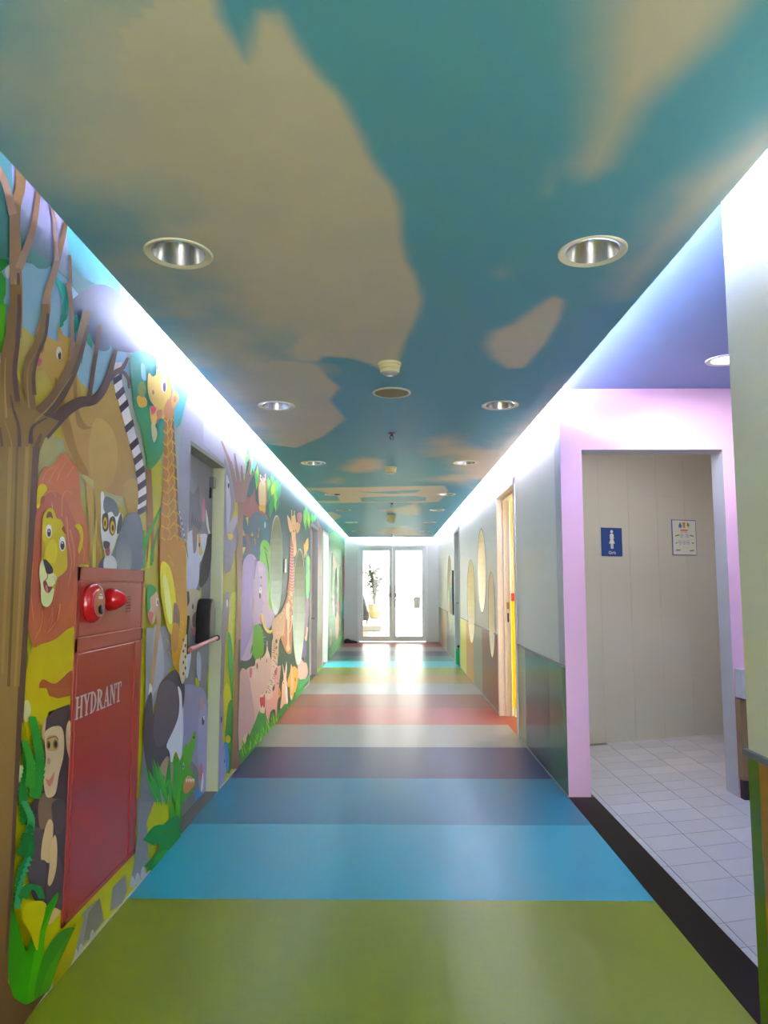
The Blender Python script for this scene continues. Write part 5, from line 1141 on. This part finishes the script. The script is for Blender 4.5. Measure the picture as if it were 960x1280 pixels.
cp = MB().lathe([(.068,0),(.073,.008),(.071,.022),(.062,.031),(.050,.036)], 40, (x1-.002, -.225, 1.075), 'x').build('call_point', mat('gloss_red', (196,20,34), .12, coat=.6), hy, True)
MB().lathe([(.050,.0362),(.0,.0372)], 36, (x1-.002, -.225, 1.075), 'x', cap=False).build('call_plate', mat('plate_copper', (196,110,80), .35), cp, True)
MB().lathe([(.017,.036),(.019,.042),(.014,.044),(.0,.044)], 24, (x1-.002, -.218, 1.053), 'x').build('call_button', blk, cp, True)
MB().lathe([(.009,.0445),(.0,.0455)], 16, (x1-.002, -.218, 1.053), 'x', cap=False).build('button_glass', mat('grey_glass', (120,120,125), .1), cp)
MB().box(x1+.034, x1+.0365, -.241, -.203, 1.09, 1.10).box(x1+.034, x1+.0365, -.233, -.211, 1.103, 1.109).build('call_print', mat('letter_white', (1,1,1)), cp)
wlg = MB().lathe([(.044,0),(.045,.008),(.041,.026),(.041,.03),(.031,.048),(.019,.064),(.008,.071),(0,.072)], 12, (x1-.002, -.053, 1.085), 'x').build('warning_lamp', mat('lamp_red', (214,24,34), .15, coat=.5), hy, True)
g = MB()
for i in range(5):
    for j in range(6): g.box(x1-.0012, x1-.0002, .13+i*.012, .136+i*.012, 1.03+j*.012, 1.034+j*.012)
g.build('buzzer_slots', mat('slot_dark', (90,30,26), .6), hy)['kind'] = 'stuff'

# ---------------------------------------------------------------- washroom signs on the slanted wall
ang = math.atan2(dv.y, dv.x)
def wallpt(px, py):
    d = ray(px, py); # ray / wall plane
    t = (A - Vector((0,0))).dot(nv) / (d[0]*nv.x + d[1]*nv.y); return Vector((d[0]*t, d[1]*t, CZ+d[2]*t))
def board(name, px0, py0, px1, py1, m, label, cat):
    a = wallpt(px0, py0); b_ = wallpt(px1, py1); c = (a+b_)/2; w = (Vector((b_.x-a.x, b_.y-a.y))).length; h = a.z-b_.z
    e = empty(name, (c.x, c.y, c.z), ang); tag(e, label, cat)
    e2 = MB().box(-w/2, w/2, -.009, -.004, -h/2, h/2).build('plate', m, e); return e, w, h
FL = lambda x, y, z: Matrix(((1,0,0,x),(0,0,-1,y),(0,1,0,z),(0,0,0,1)))
gs, w, h = board('restroom_sign', 750.5, 659.5, 777.5, 695.5, mat('sign_blue', (30,72,138), .4), 'blue sign with white figure and the word Girls on cream tiles', 'sign')
wh = mat('sign_white', (222,222,216), .5)
def flat(name, polys, m, par, y=-.0105, t=.0012):
    b = MB()
    for p in polys:
        v, f = region(p); n = len(v)
        b.add([(a, y, c) for a, c in v]+[(a, y+t, c) for a, c in v], [tuple(q) for q in f]+[tuple(i+n for i in reversed(q)) for q in f])
    o = link(name, bpy.data.meshes.new(name), m, par); o.data.from_pydata(b.v, [], b.f); return o
U = h/36.0   # one photo pixel on the board
figp = [ell(0, 13.2*U, 2.0*U, 2.0*U, 16),
 [(-1.6*U,10.6*U),(1.6*U,10.6*U),(2.7*U,9.4*U),(3.0*U,4*U),(2.0*U,4*U),(2.3*U,2.5*U),(4.3*U,-2.0*U),(1.8*U,-2.0*U),(1.8*U,-8.5*U),(.35*U,-8.5*U),(.35*U,-2*U),(-.35*U,-2*U),(-.35*U,-8.5*U),(-1.8*U,-8.5*U),(-1.8*U,-2.0*U),(-4.3*U,-2.0*U),(-2.3*U,2.5*U),(-2.0*U,4*U),(-3.0*U,4*U),(-2.7*U,9.4*U)]]
flat('figure_symbol', figp, wh, gs)['label'] = 'white girl pictogram'
text('lettering', 'Girls', 5.6*U, wh, gs, FL(0, -.0095, -13.6*U), .0006, 0, 1.0)
ps, w, h = board('handwashing_poster', 838.5, 649.5, 870.5, 694.5, mat('poster_blue', (60,100,170), .4), 'white instruction poster with blue border right of the girls sign', 'poster')
U = h/45.0; W2 = w/2
flat('poster_sheet', [rect(-W2+.9*U, W2-.9*U, -h/2+.9*U, h/2-.9*U)], mat('poster_white', (214,218,206), .5), ps, -.0102)
K = lambda n, x0, x1, z0, z1: rect(x0*U, x1*U, z0*U, z1*U)
flat('blue_drop', [[(-6*U,20*U),(-3.5*U,15*U),(-4.2*U,12.4*U),(-7.8*U,12.4*U),(-8.5*U,15*U)]], mat('print_blue', (50,110,180), .5), ps, -.0112)
flat('orange_emblem', [[(-2.4*U,19.4*U),(2.2*U,19.4*U),(1.6*U,12.6*U),(-1.8*U,12.6*U)]], mat('print_orange', (220,130,60), .5), ps, -.0112)
flat('green_leaf', [[(5.5*U,19.6*U),(8.6*U,16.5*U),(6.5*U,12.6*U),(4*U,16*U)]], mat('print_green', (90,160,50), .5), ps, -.0112)
flat('red_title', [rect(-6*U, 5.5*U, 8.4*U, 10.2*U), rect(-5*U, 4*U, 6.6*U, 7.4*U)], mat('print_red', (214,110,80), .5), ps, -.0112)
circ = []
for z in (2.5, -6):
    for x in ((-7,-1,5) if z < 0 else (-4, 4)):
        o_ = ell(x*U, z*U, 2.6*U, 3.0*U, 16); i_ = ell(x*U, z*U, 2.0*U, 2.4*U, 16); circ += [o_+[o_[0]]+[i_[0]]+i_[::-1]]
flat('washing_steps', circ + [rect((x-.9)*U, (x+.9)*U, (z-1)*U, (z+.8)*U) for z in (2.5, -6) for x in ((-7,-1,5) if z < 0 else (-4, 4))], mat('print_bluegrey', (140,165,185), .5), ps, -.0112)
for a, b, c, d in ((-14,2.6,-8,4),(8,4,14,2.8),(-14,-15.4,-7,-15.2),(7.5,-16,14,-15),(-14,-7,-11,-5.5),(11,-5.5,14,-6.4)):
    flat('green_ribbon', [[(a*U,b*U),(c*U,d*U),(c*U,(d-1.6)*U),(a*U,(b-1.6)*U)]], mat('print_green', (1,1,1)), ps, -.0112)
